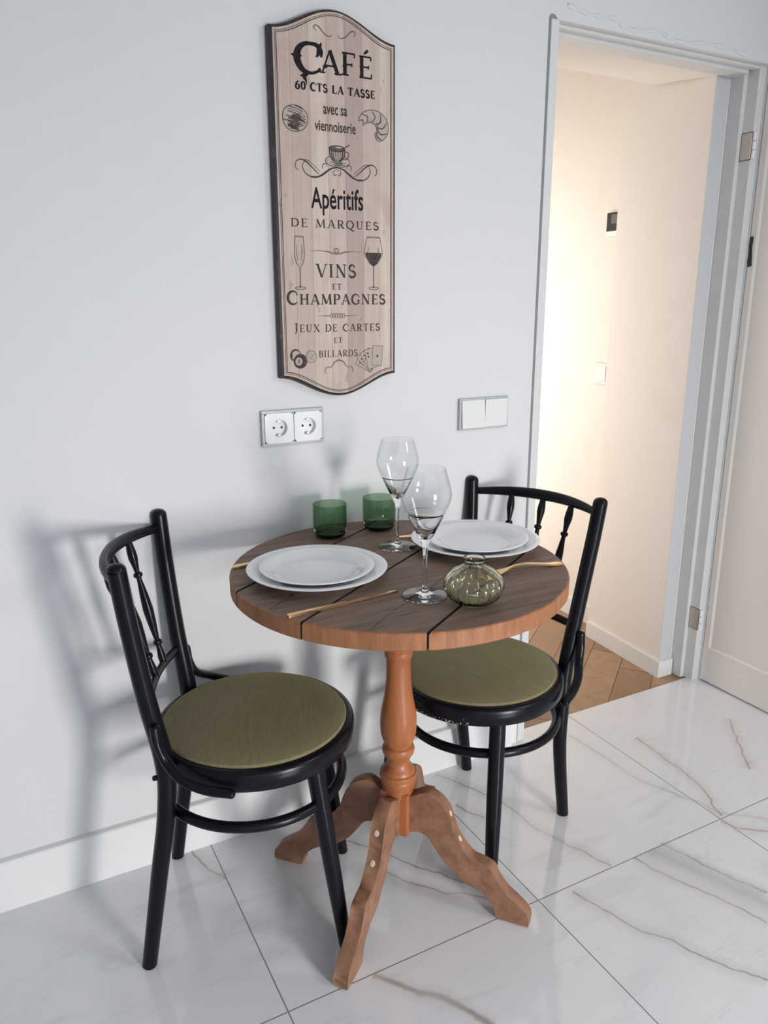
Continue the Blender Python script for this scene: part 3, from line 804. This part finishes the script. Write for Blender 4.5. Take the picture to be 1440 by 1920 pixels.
# croissant
mb = MB()
spn = spline([(.053, 1.688, .014), (.064, 1.700, .022), (.082, 1.704, .026), (.100, 1.697, .030), (.107, 1.682, .030), (.101, 1.668, .024), (.090, 1.663, .014)], 6)
spn = [(x + OFF, Zs(z), w) for x, z, w in spn]
v, f = ribbon(spn); flat(mb, v, f)
for s_ in (0, 1): 
    v2, f2 = ribbon([(v[2 * i + s_][0], v[2 * i + s_][1], .0014) for i in range(len(spn))]); flat(mb, v2, f2, 3e-5, 2)
for i in (0, 5, 11, 16, 21, 26, 31, 36):
    if i < len(spn):
        a, b_ = v[2 * i], v[2 * i + 1]; j = min(i + 3, len(spn) - 1)
        v2, f2 = ribbon(spline([(a[0], a[1], .0012), (spn[j][0], spn[j][1], .003), (b_[0], b_[1], .0012)], 4)); flat(mb, v2, f2, 4e-5 + i * 1e-7, 2 if i in (16, 26, 31) else 1)
for i in range(2, len(spn) - 4, 2):
    a, b_ = v[2 * i], v[2 * i + 1]; t = .25
    v2, f2 = ribbon([(b_[0] * (1 - t) + a[0] * t, b_[1] * (1 - t) + a[1] * t, .0008), (b_[0] * .9 + spn[i + 3][0] * .1, b_[1] * .9 + spn[i + 3][1] * .1, .0012)]); flat(mb, v2, f2, 5e-5, 1)
engrave('croissant_drawing', mb)
# coffee cup on its saucer
mb = MB(); c0 = -.003
p, f = disc(c0 - .001, 1.6065, .029, .0115); flat(mb, p, f); v, f = ribbon([(x, z, .0014) for x, z in p + p[:1]]); flat(mb, v, f, 1e-5, 2)
cup = [(c0 - .021 + OFF, Zs(1.632)), (c0 + .017 + OFF, Zs(1.632)), (c0 + .013 + OFF, Zs(1.616)), (c0 + .006 + OFF, Zs(1.6055)), (c0 - .009 + OFF, Zs(1.6055)), (c0 - .017 + OFF, Zs(1.616))]
flat(mb, cup, [list(range(6))], 2e-5, 0)
for i in range(9):
    t = i / 8; x_ = c0 - .020 + .036 * t
    v, f = ribbon(spline([(x_ + OFF, Zs(1.630), .0026), (x_ * .9 + .1 * c0 + OFF, Zs(1.616), .0030 if i in (0, 1, 2, 7, 8) else .0014), (c0 - .002 + (x_ - c0) * .42 + OFF, Zs(1.606), .0018)], 4)); flat(mb, v, f, 3e-5 + i * 1e-6, 2 if i in (0, 1, 7, 8) else 1)
p, f = disc(c0 - .002, 1.632, .0195, .0068); flat(mb, p, f, 5e-5, 2); p, f = disc(c0 - .002, 1.6325, .0165, .0050); flat(mb, p, f, 6e-5, 1)
p, f = disc(c0 + .002, 1.6345, .008, .0018); flat(mb, p, f, 7e-5, 0)
v, f = ribbon(spline([(c0 + .016 + OFF, Zs(1.628), .0016), (c0 + .026 + OFF, Zs(1.624), .002), (c0 + .022 + OFF, Zs(1.613), .002), (c0 + .012 + OFF, Zs(1.611), .0014)], 5)); flat(mb, v, f, 8e-5, 2)
v, f = ribbon([(c0 + .010 + OFF, Zs(1.632), .0016), (c0 + .029 + OFF, Zs(1.642), .0022)]); flat(mb, v, f, 9e-5, 2)
hatch(mb, c0 - .001, 1.6045, .027, .0095, 5, 0, .0014, 1, 1e-5, 9, -.9, 0)
engrave('coffee_cup_drawing', mb)
# champagne flute and wine glass
def glassdraw(name, cx, prof, fill, zb):
    mb = MB()
    L_ = [(cx - r, z) for r, z in prof]; R_ = [(cx + r, z) for r, z in prof]
    for side in (L_, R_):
        v, f = ribbon([(x + OFF, Zs(z), .0012) for x, z in side]); flat(mb, v, f, 1e-6, 2)
    ff = [(r, z) for r, z in prof if fill[0] <= z <= fill[1]]
    poly = [(cx - r * .9 + OFF, Zs(z)) for r, z in ff] + [(cx + r * .9 + OFF, Zs(z)) for r, z in reversed(ff)]
    flat(mb, poly, [list(range(len(poly)))], 0, fill[2])
    top = prof[0]
    p, f = disc(cx, top[1], top[0], .0012); v, f = ribbon([(x, z, .0010) for x, z in p + p[:1]]); flat(mb, v, f, 2e-6, 2)
    p, f = disc(cx, zb, .0125, .0028); v, f = ribbon([(x, z, .0013) for x, z in p + p[:1]]); flat(mb, v, f, 2e-6, 2)
    v, f = ribbon([(cx + OFF, Zs(zb + .001), .004), (cx + OFF, Zs(zb + .008), .0018), (cx + OFF, Zs(prof[-1][1]), .0020)]); flat(mb, v, f, 3e-6, 2)
    hr = max(r for r, z in prof)
    v, f = ribbon([(cx + hr * .5 + OFF, Zs(prof[1][1] - .006), .0012), (cx + hr * .55 + OFF, Zs(prof[2][1]), .0016), (cx + hr * .35 + OFF, Zs(prof[-2][1] + .004), .001)]); flat(mb, v, f, 4e-6, 1)
    v, f = ribbon([(cx - hr * .5 + OFF, Zs(prof[1][1] - .006), .0010), (cx - hr * .62 + OFF, Zs(prof[2][1]), .0012), (cx - hr * .35 + OFF, Zs(prof[-2][1] + .004), .001)]); flat(mb, v, f, 4e-6, 1)
    return engrave(name, mb)
glassdraw('champagne_flute_drawing', -.0995, [(.0098, 1.449), (.0103, 1.438), (.0118, 1.420), (.0118, 1.408), (.008, 1.394), (.002, 1.386)], (1.38, 1.434, 0), 1.3410)
glassdraw('wine_glass_drawing', .0825, [(.0165, 1.453), (.020, 1.438), (.0235, 1.420), (.0215, 1.412), (.011, 1.398), (.002, 1.391)], (1.39, 1.421, 2), 1.3415)
# billiard balls
mb = MB()
p, f = disc(-.0785, 1.1915, .0130, .0135); flat(mb, p, f, 0, 0); v, f = ribbon([(x, z, .0012) for x, z in p + p[:1]]); flat(mb, v, f, 1e-6, 1)
hatch(mb, -.0785, 1.1915, .0125, .013, 4, .9, .0010, 1, 2e-6, 4)
p, f = disc(-.1165, 1.1955, .0130, .0140); flat(mb, p, f, 1e-5, 2); p, f = disc(-.115, 1.199, .0090, .0065); flat(mb, p, f, 1.2e-5, 0); p, f = disc(-.120, 1.1915, .004, .005); flat(mb, p, f, 1.3e-5, 0)
p, f = disc(-.1050, 1.1820, .0165, .0165, 36); flat(mb, p, f, 2e-5, 2); p, f = disc(-.1085, 1.1815, .0085, .0090); flat(mb, p, f, 3e-5, 0)
for dz, r_ in ((.0025, .0021), (-.0020, .0026)):
    p, f = disc(-.1085, 1.1815 + dz, r_, r_); v, f = ribbon([(x, z, .0012) for x, z in p + p[:1]]); flat(mb, v, f, 4e-5, 2)
engrave('billiard_balls_drawing', mb)
# fan of playing cards
mb = MB()
px, pz = .088, 1.153
for k, (a, m_) in enumerate(((60, 0), (45, 0), (29, 0), (13, 0), (-4, 0))):
    a = math.radians(a); u = (-math.sin(a), math.cos(a)); n_ = (math.cos(a), math.sin(a)); bx, bz = (.080, 1.160)
    if k == 4: bx, bz = .0895, 1.1655
    q = [(bx - n_[0] * .013, bz - n_[1] * .013), (bx + n_[0] * .013, bz + n_[1] * .013), (bx + n_[0] * .013 + u[0] * .046, bz + n_[1] * .013 + u[1] * .046), (bx - n_[0] * .013 + u[0] * .046, bz - n_[1] * .013 + u[1] * .046)]
    q = [(x + OFF, Zs(z)) for x, z in q]
    flat(mb, q, [(0, 1, 2, 3)], k * 1e-5, 0)
    for i in range(4):
        a_, b_ = q[i], q[(i + 1) % 4]; v, f = ribbon([(a_[0], a_[1], .0011), (b_[0], b_[1], .0011)]); flat(mb, v, f, k * 1e-5 + 4e-6, 1)
    if k < 4:
        for t in (.62, .80):
            cxk, czk = bx + u[0] * .046 * t - n_[0] * .006, bz + u[1] * .046 * t - n_[1] * .006
            p, f = disc(cxk, czk, .0026, .0026, 10); flat(mb, p, f, k * 1e-5 + 5e-6, 1)
    else:
        cxk, czk = bx + u[0] * .022, bz + u[1] * .022
        flat(mb, [(cxk + OFF, Zs(czk + .0042)), (cxk + .003 + OFF, Zs(czk - .001)), (cxk + OFF, Zs(czk - .0042)), (cxk - .003 + OFF, Zs(czk - .001))], [(0, 1, 2, 3)], k * 1e-5 + 6e-6, 2)
engrave('playing_cards_drawing', mb)

# ------------------------------------------------------------------ chairs
def make_chair(loc, deg, label, zs, zt, xs, ws, fr, rg, mat, chip):
    """local +x is the way the sitter looks"""
    t = empty('bistro_chair', (loc[0], loc[1], 0), math.radians(deg), label, 'chair', None)
    dz = zs - .464
    # seat: ring and cushion
    ring = [(.190, zs - .040), (.196, zs - .043), (.204, zs - .042), (.2085, zs - .036), (.2095, zs - .020), (.2085, zs - .006), (.205, zs - .001), (.198, zs + .002), (.191, zs + .001)]
    MB().add(*lathe(ring, 72, closed=True)).build('seat_ring', chip, t)
    cu = [(0, zs - .03), (.189, zs - .03), (.1905, zs - .002), (.1925, zs + .003), (.190, zs + .007), (.180, zs + .0105), (.14, zs + .0145), (.08, zs + .017), (0, zs + .018)]
    c = MB().add(*lathe(cu, 72)).build('seat_cushion', M_velvet, t); c['label'] = 'olive green velvet seat pad'
    zz = [0.0, .214, .347, .45, .6, .758, zt]
    rad = [(0, .0150), (.2, .0168), (.45, .0190), (.6, .0180), (zt, .0172)]
    for sg in (-1, 1):
        pts = [(x, sg * interp(z, [0, .45, zt], ws), z) for x, z in zip(xs, zz)]
        pts = spline(pts, 7)
        rr = [interp(p[2], [a for a, _ in rad], [b for _, b in rad]) for p in pts]
        # flat foot, domed top
        v, f = tube(pts, rr, 18, up=(1, 0, 0))
        mb = MB().add(v, f)
        top = Vector(pts[-1]); r0 = rr[-1]; dome = lathe([(r0, 0), (r0 * .92, r0 * .35), (r0 * .65, r0 * .62), (r0 * .3, r0 * .74), (0, r0 * .78)], 18, c=top)
        mb.add(*dome)
        mb.build('back_post', mat, t)
    xt, wt, xf, wf = fr
    for sg in (-1, 1):
        pts = [(xt + (xf - xt) * k, sg * (wt + (wf - wt) * k), (zs - .035) * (1 - k)) for k in (0, .2, .4, .6, .8, 1)]
        MB().add(*tube(pts, [.0185, .0185, .018, .0172, .0155, .0138], 18, up=(1, 0, 0))).build('front_leg', mat, t)
    cx_, rr_, rz = rg
    MB().add(*tube([(cx_ + rr_ * math.cos(2 * PI * k / 64), rr_ * math.sin(2 * PI * k / 64), rz) for k in range(64)], .0112, 12, closed=True)).build('ring_stretcher', mat, t)
    def post_at(z): 
        return interp(z, zz, xs), interp(z, [0, .45, zt], ws)
    def bow(z, sag, n=20, crown=0.0):
        x, w = post_at(z); out = []
        for k in range(n + 1):
            s = -1 + 2 * k / n
            out.append((x - sag * (1 - abs(s) ** 2.2), s * w, z + crown * (1 - s * s)))
        return out
    ztop = zt - .028
    p = bow(ztop, .062, 24, .006)
    MB().add(*tube(p, [(.0085 + .0025 * (1 - abs(-1 + k / 12)), .0085 + .0055 * (1 - (-1 + k / 12) ** 2)) for k in range(25)], 14)).build('top_rail', mat, t)
    zl = .560 + dz
    p2 = bow(zl, .022, 16, .004)
    MB().add(*tube(p2, [(.0070, .0105)] * 17, 14)).build('lower_rail', mat, t)
    for yt, yb in ((-.088, -.066), (0, 0), (.088, .066)):
        def at(pp, y): 
            ys_ = [q[1] for q in pp]; return (interp(y, ys_, [q[0] for q in pp]), y, interp(y, ys_, [q[2] for q in pp]))
        a = Vector(at(p, yt)); b = Vector(at(p2, yb))
        prof = [(0, .0068), (.04, .0072), (.10, .0095), (.15, .0100), (.21, .0072), (.255, .0055), (.265, .0052), (.270, .0085), (.285, .0100), (.300, .0085), (.305, .0055), (.33, .0056), (.45, .0092), (.56, .0112), (.66, .0095), (.78, .0062), (.805, .0052), (.81, .0085), (.825, .0098), (.84, .0085), (.845, .0055), (.88, .0066), (.94, .0088), (1, .0080)]
        MB().add(*tube([a.lerp(b, s) for s, _ in prof], [r for _, r in prof], 12, up=(1, 0, 0))).build('spindle', mat, t)
    # bentwood hip braces from post to seat ring
    for sg in (-1, 1):
        xb, wb = post_at(.56)
        w = wb + .024
        pts = spline([(xb + .010, sg * (w - .002), .548 + dz), (xb + .014, sg * (w + .001), .514 + dz), (xb + .028, sg * (w + .006), .481 + dz), (xb + .058, sg * .2065, .458 + dz), (xb + .100, sg * .217, .441 + dz), (xb + .150, sg * .223, .434 + dz)], 6)
        MB().add(*tube(pts, [(.0105, .0085)] * len(pts), 12, round_end=.8)).build('hip_brace', mat, t)
        x4, w4 = post_at(.425)
        MB().add(*lathe([(0, -.005), (.0045, -.003), (.0055, 0), (.0045, .004), (0, .006)], 12, c=(x4 - .019, sg * (w4 + .004), .425 + dz))).build('bolt', mat, t)
    return t
make_chair((.443, -.256), -23.35, 'black bentwood chair with olive seat left of the table', .464, .862,
           [-.223, -.188, -.166, -.162, -.182, -.198, -.206], [.162, .143, .183], (.123, .122, .180, .146), (-.008, .189, .335), M_black, M_black)
make_chair((1.007, -.260), 200.5, 'black bentwood chair with olive seat right of the table by the doorway', .446, .850,
           [-.195, -.158, -.160, -.170, -.190, -.214, -.224], [.156, .152, .185], (.116, .140, .165, .168), (-.022, .187, .316), M_black, M_blackchip)

# ------------------------------------------------------------------ table
TC = (.734, -.3565); TZ = .786; TR = .3445; TT = .033
tb = empty('pedestal_table', (TC[0], TC[1], 0), 0, 'round wooden pedestal table with brown plank top between the two chairs', 'table')
def plank(a, b, parent):
    """slice of the disc between offsets a<b across the grain"""
    g = .0016; lo_tip, hi_tip = a <= -TR, b >= TR; a = max(a + g, -TR + .00002); b = min(b - g, TR - .00002); N = 40
    u = (math.cos(GANG), math.sin(GANG)); n_ = (-math.sin(GANG), math.cos(GANG))
    prof = [(.0030, -TT), (0, -TT + .003), (0, -.0035), (.0012, -.0012), (.0040, 0)]
    tA, tB = math.asin(a / TR), math.asin(b / TR)
    v = []; f = []
    for k, (ins, z) in enumerate(prof):
        R = TR - ins; gi = min(ins, .0012); pts = []
        for i in range(N + 1):
            s = math.sin(tA + (tB - tA) * i / N) * TR
            s = max(min(s, b - gi, R - 1e-4), a + gi, -R + 1e-4)
            pts.append((math.sqrt(max(0, R * R - s * s)), s))
        loop = pts + [(-x, s) for x, s in reversed(pts)]
        v += [(x * u[0] + s * n_[0], x * u[1] + s * n_[1], TZ + z) for x, s in loop]
    n = 2 * (N + 1)
    m = []
    for k in range(len(prof) - 1):
        for i in range(n):
            f.append((k * n + i, k * n + (i + 1) % n, (k + 1) * n + (i + 1) % n, (k + 1) * n + i))
            m.append(2 if ((i == N and not hi_tip) or (i == n - 1 and not lo_tip)) else 1)
    f.append(list(range(n))[::-1]); m.append(1)
    f.append([(len(prof) - 1) * n + i for i in range(n)]); m.append(0)
    return link('tabletop_plank', v, f, [M_top, M_edge, M_groove], parent, False, m)
for a, b in ((-.3445, -.202), (-.202, .005), (.005, .195), (.195, .3445)): plank(a, b, tb)
# hairline cracks along two planks
cr = MB(); u = (math.cos(GANG), math.sin(GANG)); n_ = (-math.sin(GANG), math.cos(GANG))
for off, s0, s1 in ((-.112, -.318, .28), (.088, -.325, .30)):
    pts = spline([(s0 + (s1 - s0) * k / 6, off + .004 * math.sin(k * 2.1)) for k in range(7)], 4)
    v2, f2 = ribbon([(x, y, .0016 if i % 3 else .0009) for i, (x, y) in enumerate(pts)])
    cr.add([(x * u[0] + y * n_[0], x * u[1] + y * n_[1], TZ + .0002) for x, y in v2], f2)
cr.build('crack', M_dark, tb, False)
# a cross batten and the turned pillar
MB().add(*box(-.16, .16, -.035, .035, TZ - TT - .022, TZ - TT, .003)).build('batten', M_post, tb, False, rot=(0, 0, GANG + PI / 2))
prof = [(0, TZ - TT - .022), (.050, TZ - TT - .022), (.048, .715), (.034, .70), (.030, .66), (.029, .63), (.0300, .612), (.0345, .604), (.0355, .594), (.0345, .585), (.0300, .580), (.0310, .574), (.0300, .566), (.0268, .562), (.0262, .545), (.0272, .510), (.0310, .475), (.0365, .445), (.0400, .420), (.0402, .400), (.0385, .380), (.0345, .366), (.0300, .357), (.0295, .353), (.0340, .350), (.0362, .343), (.0345, .334), (.0300, .327), (.0258, .318), (.0250, .311), (.0265, .305), (.0325, .297), (.0370, .291), (.0372, .288), (.0408, .286), (.0420, .280), (.0408, .274), (.0380, .272), (.0392, .269), (.0392, .262), (.0372, .257), (.0365, .232), (0, .232)]
prof = [(r_, z_ + .016 if z_ < .70 else z_) for r_, z_ in prof]
MB().add(*lathe(prof, 56)).build('turned_pillar', M_post, tb)
RB = math.radians(43)
v, f = box(-.0325, .0325, -.0325, .0325, .157, .262, .0025)
MB().add(v, f).build('pillar_block', M_post, tb, False, rot=(0, 0, RB))
# four scrolled legs
legp_top = [(.030, .236), (.050, .247), (.072, .256), (.098, .247), (.118, .228), (.131, .200), (.141, .171), (.158, .148), (.180, .129), (.203, .124), (.226, .116), (.237, .098), (.249, .081), (.262, .068), (.280, .056), (.302, .040), (.314, .024), (.316, .002)]
legp_bot = [(.316, 0), (.262, 0), (.244, .002), (.241, .018), (.229, .036), (.211, .051), (.192, .061), (.167, .066), (.145, .082), (.119, .102), (.099, .126), (.080, .150), (.056, .158), (.030, .150)]
legp_top = [(r_, z_ * 1.06) for r_, z_ in legp_top]; legp_bot = [(r_, z_ * 1.06) for r_, z_ in legp_bot]
poly = spline(legp_top, 3) + spline(legp_bot[1:-1], 3) + [legp_bot[-1]]
for ang, ln in ((219.5, .98), (309, .98), (133.5, .98), (40, .97)):
    th_ = .0155
    n = len(poly)
    v = []; f = []
    for ins, y in ((.0015, -th_), (0, -th_ + .0015), (0, th_ - .0015), (.0015, th_)):
        for i, (r_, z_) in enumerate(poly):
            a_ = poly[i - 1]; b_ = poly[(i + 1) % n]; dx, dz_ = b_[0] - a_[0], b_[1] - a_[1]; l_ = math.hypot(dx, dz_) or 1
            v.append(((r_ - dz_ / l_ * -ins * -1) * ln if r_ > .04 else r_, y, max(0, z_ - ins * dx / l_ * (1 if dx > 0 else 1))))
    for k in range(3):
        f += [(k * n + i, k * n + (i + 1) % n, (k + 1) * n + (i + 1) % n, (k + 1) * n + i) for i in range(n)]
    f += [list(range(n))[::-1], [3 * n + i for i in range(n)]]
    lg = MB().add(v, f).build('leg', M_leg, tb, True, rot=(0, 0, math.radians(ang)))
    for (r_, z_, sl) in ((.1265, .2253, 1.15), (.150, .1675, .95)):
        # pale filler patches over the screw holes
        dsc = []
        for i in range(12):
            a_ = 2 * PI * i / 12; d_ = .0070 * math.cos(a_); w_ = .0060 * math.sin(a_)
            dsc.append(((r_ + .0006) * ln + d_ * math.cos(sl), w_, z_ + .0005 - d_ * math.sin(sl)))
        MB().add(dsc + [((r_ + .0016) * ln, 0, z_ + .0016)], [(i, (i + 1) % 12, 12) for i in range(12)]).build('screw_plug', M_hole, lg)

# ------------------------------------------------------------------ things on the table
def plate_prof(r, h, well):
    t = .0035
    return [(0, .0015), (well * .86, .0015), (well * .86 + .002, 0), (well * .94, 0), (well, .003), (well + .006, h * .45), (r * .90, h * .80), (r - .001, h - .0015), (r, h), (r - .002, h + .0008), (r * .90, h * .80 + t), (well + .010, h * .45 + t), (well + .002, t + .0035), (well - .006, t + .0022), (0, t + .002)]
def plate(name, c, z, r, h, well, label, group):
    o = MB().add(*lathe(plate_prof(r, h, well), 80)).build(name, M_plate)
    o.location = (c[0], c[1], z); tag(o, label, 'plate', group); return o
plate('dinner_plate', (0.5585, -0.3403), TZ, .139, .022, .088, 'larger white dinner plate under the small plate, left side of the table', None)
plate('dinner_plate', (0.9436, -0.3275), TZ, .142, .022, .090, 'larger white dinner plate under the small plate, right side of the table', None)
plate('side_plate', (0.5541, -0.3492), TZ + .0075, .1125, .0205, .070, 'smaller white plate stacked on the left dinner plate', None)
plate('side_plate', (0.9392, -0.3374), TZ + .0075, .1135, .0205, .071, 'smaller white plate stacked on the right dinner plate', None)

def tumbler(c, label):
    R, H, w = .0392, .079, .0026
    out = [(0, 0), (.024, 0), (.031, .002), (.036, .0075), (.0388, .017), (R, .030), (R, H - .001)]
    inn = [(R - w * .5, H), (R - w, H - .001), (R - w, .030), (.0362, .0185), (.0335, .0115), (.028, .0085), (0, .0075)]
    v, f = lathe(out + inn, 64)
    mi = [1 if min(v[i][2] for i in q) > .0115 else 0 for q in f]
    mb = MB().add(v, f); mb.m = mi
    o = mb.build('green_tumbler', [M_green, M_thingreen])
    o.location = (c[0], c[1], TZ + .0003); tag(o, label, 'glass', None)
tumbler((0.6925, -0.1039), 'green glass tumbler standing behind the left plate'); tumbler((0.8205, -0.1039), 'green glass tumbler behind the taller wine glass stem near the wall')
def wineglass(c, label, H=.241):
    t = empty('wine_glass', (c[0], c[1], TZ + .0003), 0, label, 'wine glass', None)
    out = [(.0110, .1085), (.0165, .120), (.0245, .137), (.0345, .158), (.0420, .174), (.0458, .186), (.0462, .195), (.0445, .206), (.0405, .222), (.0365, .235), (.0350, H)]
    inn = [(.0344, H + .0004), (.0337, H), (.0353, .2345), (.0392, .222), (.0432, .206), (.0449, .195), (.0444, .1865), (.0405, .175), (.0330, .1595), (.0228, .139), (.0140, .124), (.0060, .1135), (0, .1115)]
    base = [(0, 0), (.0400, 0), (.0412, .0012), (.0408, .0022), (.034, .0034), (.018, .0058), (.0085, .0088), (.0052, .013), (.0040, .020), (.0034, .035), (.0034, .062), (.0038, .078), (.0050, .090), (.0070, .100)]
    v, f = lathe(base + out + inn, 64)
    mb = MB().add(v, f); mb.m = [1 if min(v[i][2] for i in q) > .150 else 0 for q in f]
    mb.build('glass_body', [M_clear, M_thin], t)
    return t
wineglass((0.7910, -0.2477), 'clear wine glass further from the camera, nearer the wall'); wineglass((0.6905, -0.5334), 'clear wine glass at the table front beside the ribbed vase')
# ribbed vase
def vase():
    out = [(0, .002), (.020, .001), (.027, 0), (.034, .003), (.044, .011), (.0515, .021), (.0555, .033), (.0550, .044), (.0495, .056), (.0390, .0665), (.0270, .0735), (.0190, .0770), (.0172, .0800), (.0170, .0870), (.0185, .0895), (.0205, .0915), (.0205, .0935)]
    inn = [(.0192, .0945), (.0178, .0930), (.0150, .0880), (.0148, .0800), (.0165, .0760), (.0250, .0708), (.0368, .0640), (.0470, .0540), (.0524, .0440), (.0528, .0335), (.0488, .0225), (.0415, .0135), (.0320, .0070), (.0200, .0060), (0, .0065)]
    seg = 144; v, f = lathe(out + inn, seg); nv = []
    for x, y, z in v:
        r = math.hypot(x, y); a = math.atan2(y, x)
        amp = .075 * max(0, min(1, (z - .004) / .02)) * max(0, min(1, (.078 - z) / .014))
        k = 1 - amp * (1 - abs(math.sin(a * 8)) ** .55) if r > 1e-6 else 1
        nv.append((x * k, y * k, z * .90))
    o = MB().add(nv, f).build('glass_vase', M_olive); o.location = (0.7525, -0.6004, TZ + .0003)
    tag(o, 'small round ribbed olive green glass vase at the table front', 'vase')
vase()
# cutlery (gold)
def slab(path, widths, thick):
    """flat bar: path (x, z), half-widths"""
    v = []; f = []; n = len(path)
    for (x, z), w, t in zip(path, widths, thick):
        v += [(x, -w, z - t), (x, w, z - t), (x, w, z + t), (x, -w, z + t)]
    for i in range(n - 1):
        for k in range(4): f.append((4 * i + k, 4 * i + (k + 1) % 4, 4 * i + 4 + (k + 1) % 4, 4 * i + 4 + k))
    f += [(3, 2, 1, 0), tuple(4 * (n - 1) + k for k in range(4))]
    return v, f
def knife(loc, deg, label, flip=1):
    t = empty('table_knife', (*loc, TZ + .0003), math.radians(deg), label, 'knife', None)
    h = spline([(0, .0026, .0042, .0022), (.004, .0028, .0052, .0026), (.03, .0028, .0046, .0026), (.08, .0026, .0038, .0025), (.118, .0024, .0034, .0024)], 4)
    MB().add(*slab([(a, b) for a, b, _, _ in h], [c for _, _, c, _ in h], [d for *_, d in h])).build('handle', M_gold, t, False)
    pts = [(.116, -.003, .003), (.130, -.004, .0055), (.150, -.0045, .0095), (.190, -.0045, .0105), (.212, -.0040, .0085), (.226, -.0015, .0045), (.232, .0015, .0022)]
    v = []; f = []
    for x, a, b in pts: v += [(x, a * flip, .0008), (x, b * flip, .0008), (x, b * flip, .0016), (x, a * flip, .0030)]
    for i in range(len(pts) - 1):
        for k in range(4): f.append((4 * i + k, 4 * i + (k + 1) % 4, 4 * i + 4 + (k + 1) % 4, 4 * i + 4 + k))
    f += [(3, 2, 1, 0), tuple(4 * (len(pts) - 1) + k for k in range(4))]
    MB().add(v, f).build('blade', M_gold, t, False)
def fork(loc, deg, label):
    t = empty('table_fork', (*loc, TZ + .0003), math.radians(deg), label, 'fork', None)
    h = spline([(0, .0022, .0058, .0016), (.006, .0025, .0076, .0020), (.016, .0032, .0074, .0020), (.035, .0050, .0052, .0017), (.075, .0115, .0030, .0017), (.095, .0130, .0026, .0017), (.118, .0110, .0030, .0016), (.135, .0062, .0070, .0013), (.146, .0040, .0105, .0012), (.156, .0026, .0115, .0011)], 4)
    MB().add(*slab([(a, b) for a, b, _, _ in h], [c for _, _, c, _ in h], [d for *_, d in h])).build('handle', M_gold, t, True)
    tn = MB()
    for k in (-1.5, -.5, .5, 1.5):
        q = spline([(.154, .0027), (.170, .0018), (.185, .0030), (.197, .0058)], 4)
        v, f = slab(q, [.0017] * (len(q) - 2) + [.0013, .0006], [.0010] * len(q))
        tn.add([(x, y + k * .0064 * (1 - .1 * (x - .154) / .05), z) for x, y, z in v], f)
    tn.build('tines', M_gold, t, True)
knife((0.4304, -0.5102), 5.3, 'gold table knife lying in front of the left plate')
fork((1.0313, -0.5152), 174.5, 'gold fork with handle at the right table edge beside the vase')
fork((0.4245, -0.2157), -2, 'gold fork mostly hidden behind the left plate')
knife((1.0461, -0.2280), 170, 'gold table knife mostly hidden behind the right plate')

# ------------------------------------------------------------------ light
def area(name, loc, target, sx, sy, power, col):
    l = bpy.data.lights.new(name, 'AREA'); l.shape = 'RECTANGLE'; l.size = sx; l.size_y = sy; l.energy = power; l.color = col
    o = bpy.data.objects.new(name, l); COL.objects.link(o); o.location = loc
    o.rotation_euler = (Vector(target) - Vector(loc)).to_track_quat('-Z', 'Y').to_euler()
    return o
kl = area('assumed_key_light', (1.20, -3.38, .70), (.55, 0, .10), .48, .72, 14, (1.0, .965, .92))  # assumed unseen light behind the camera, set from the wall shadows, aimed low
kl.data.spread = math.radians(92)  # spread narrowed so the upper wall gets less light
area('side_fill_light', (2.2, -1.9, 1.95), (.6, -.3, .6), .7, .8, 14, (.95, .97, 1.0))  # unseen light on the right, raised and strengthened to brighten table and floor
area('hall_fill_light', (1.37, 1.05, .98), (2.2, .85, .95), .8, 1.6, 14.5, (1.0, .925, .86))  # added light before the windowless left hall wall, brightens the hall evenly
W_ = bpy.data.worlds.new('sky_light'); SC.world = W_; W_.use_nodes = True
bg = W_.node_tree.nodes['Background']; bg.inputs[0].default_value = (.74, .84, 1.0, 1); bg.inputs[1].default_value = .86

# ------------------------------------------------------------------ camera
pitch, yaw, roll = .26489785, .48797011, .00271441
cy, sy, cp, sp = math.cos(yaw), math.sin(yaw), math.cos(pitch), math.sin(pitch)
fwd = Vector((sy * cp, cy * cp, -sp)); right = Vector((cy, -sy, 0)); dn = fwd.cross(right)
r2 = math.cos(roll) * right + math.sin(roll) * dn; d2 = -math.sin(roll) * right + math.cos(roll) * dn
cam = bpy.data.cameras.new('camera'); co_ = bpy.data.objects.new('camera', cam); COL.objects.link(co_)
cam.sensor_fit = 'AUTO'; cam.sensor_width = 36; cam.lens = 1443.164 / 1920 * 36
mt = Matrix((r2, -d2, -fwd)).transposed().to_4x4(); mt.translation = Vector((0, -1.67467, 1.30836))
co_.matrix_world = mt; cam.clip_start = .05
SC.camera = co_
SC.cycles.sample_clamp_indirect = 60.0
vs = SC.view_settings
SC.display_settings.display_device = 'sRGB'
vs.view_transform = 'Standard'; vs.look = 'None'; vs.gamma = 1.0; vs.use_curve_mapping = False; vs.exposure = 0.38
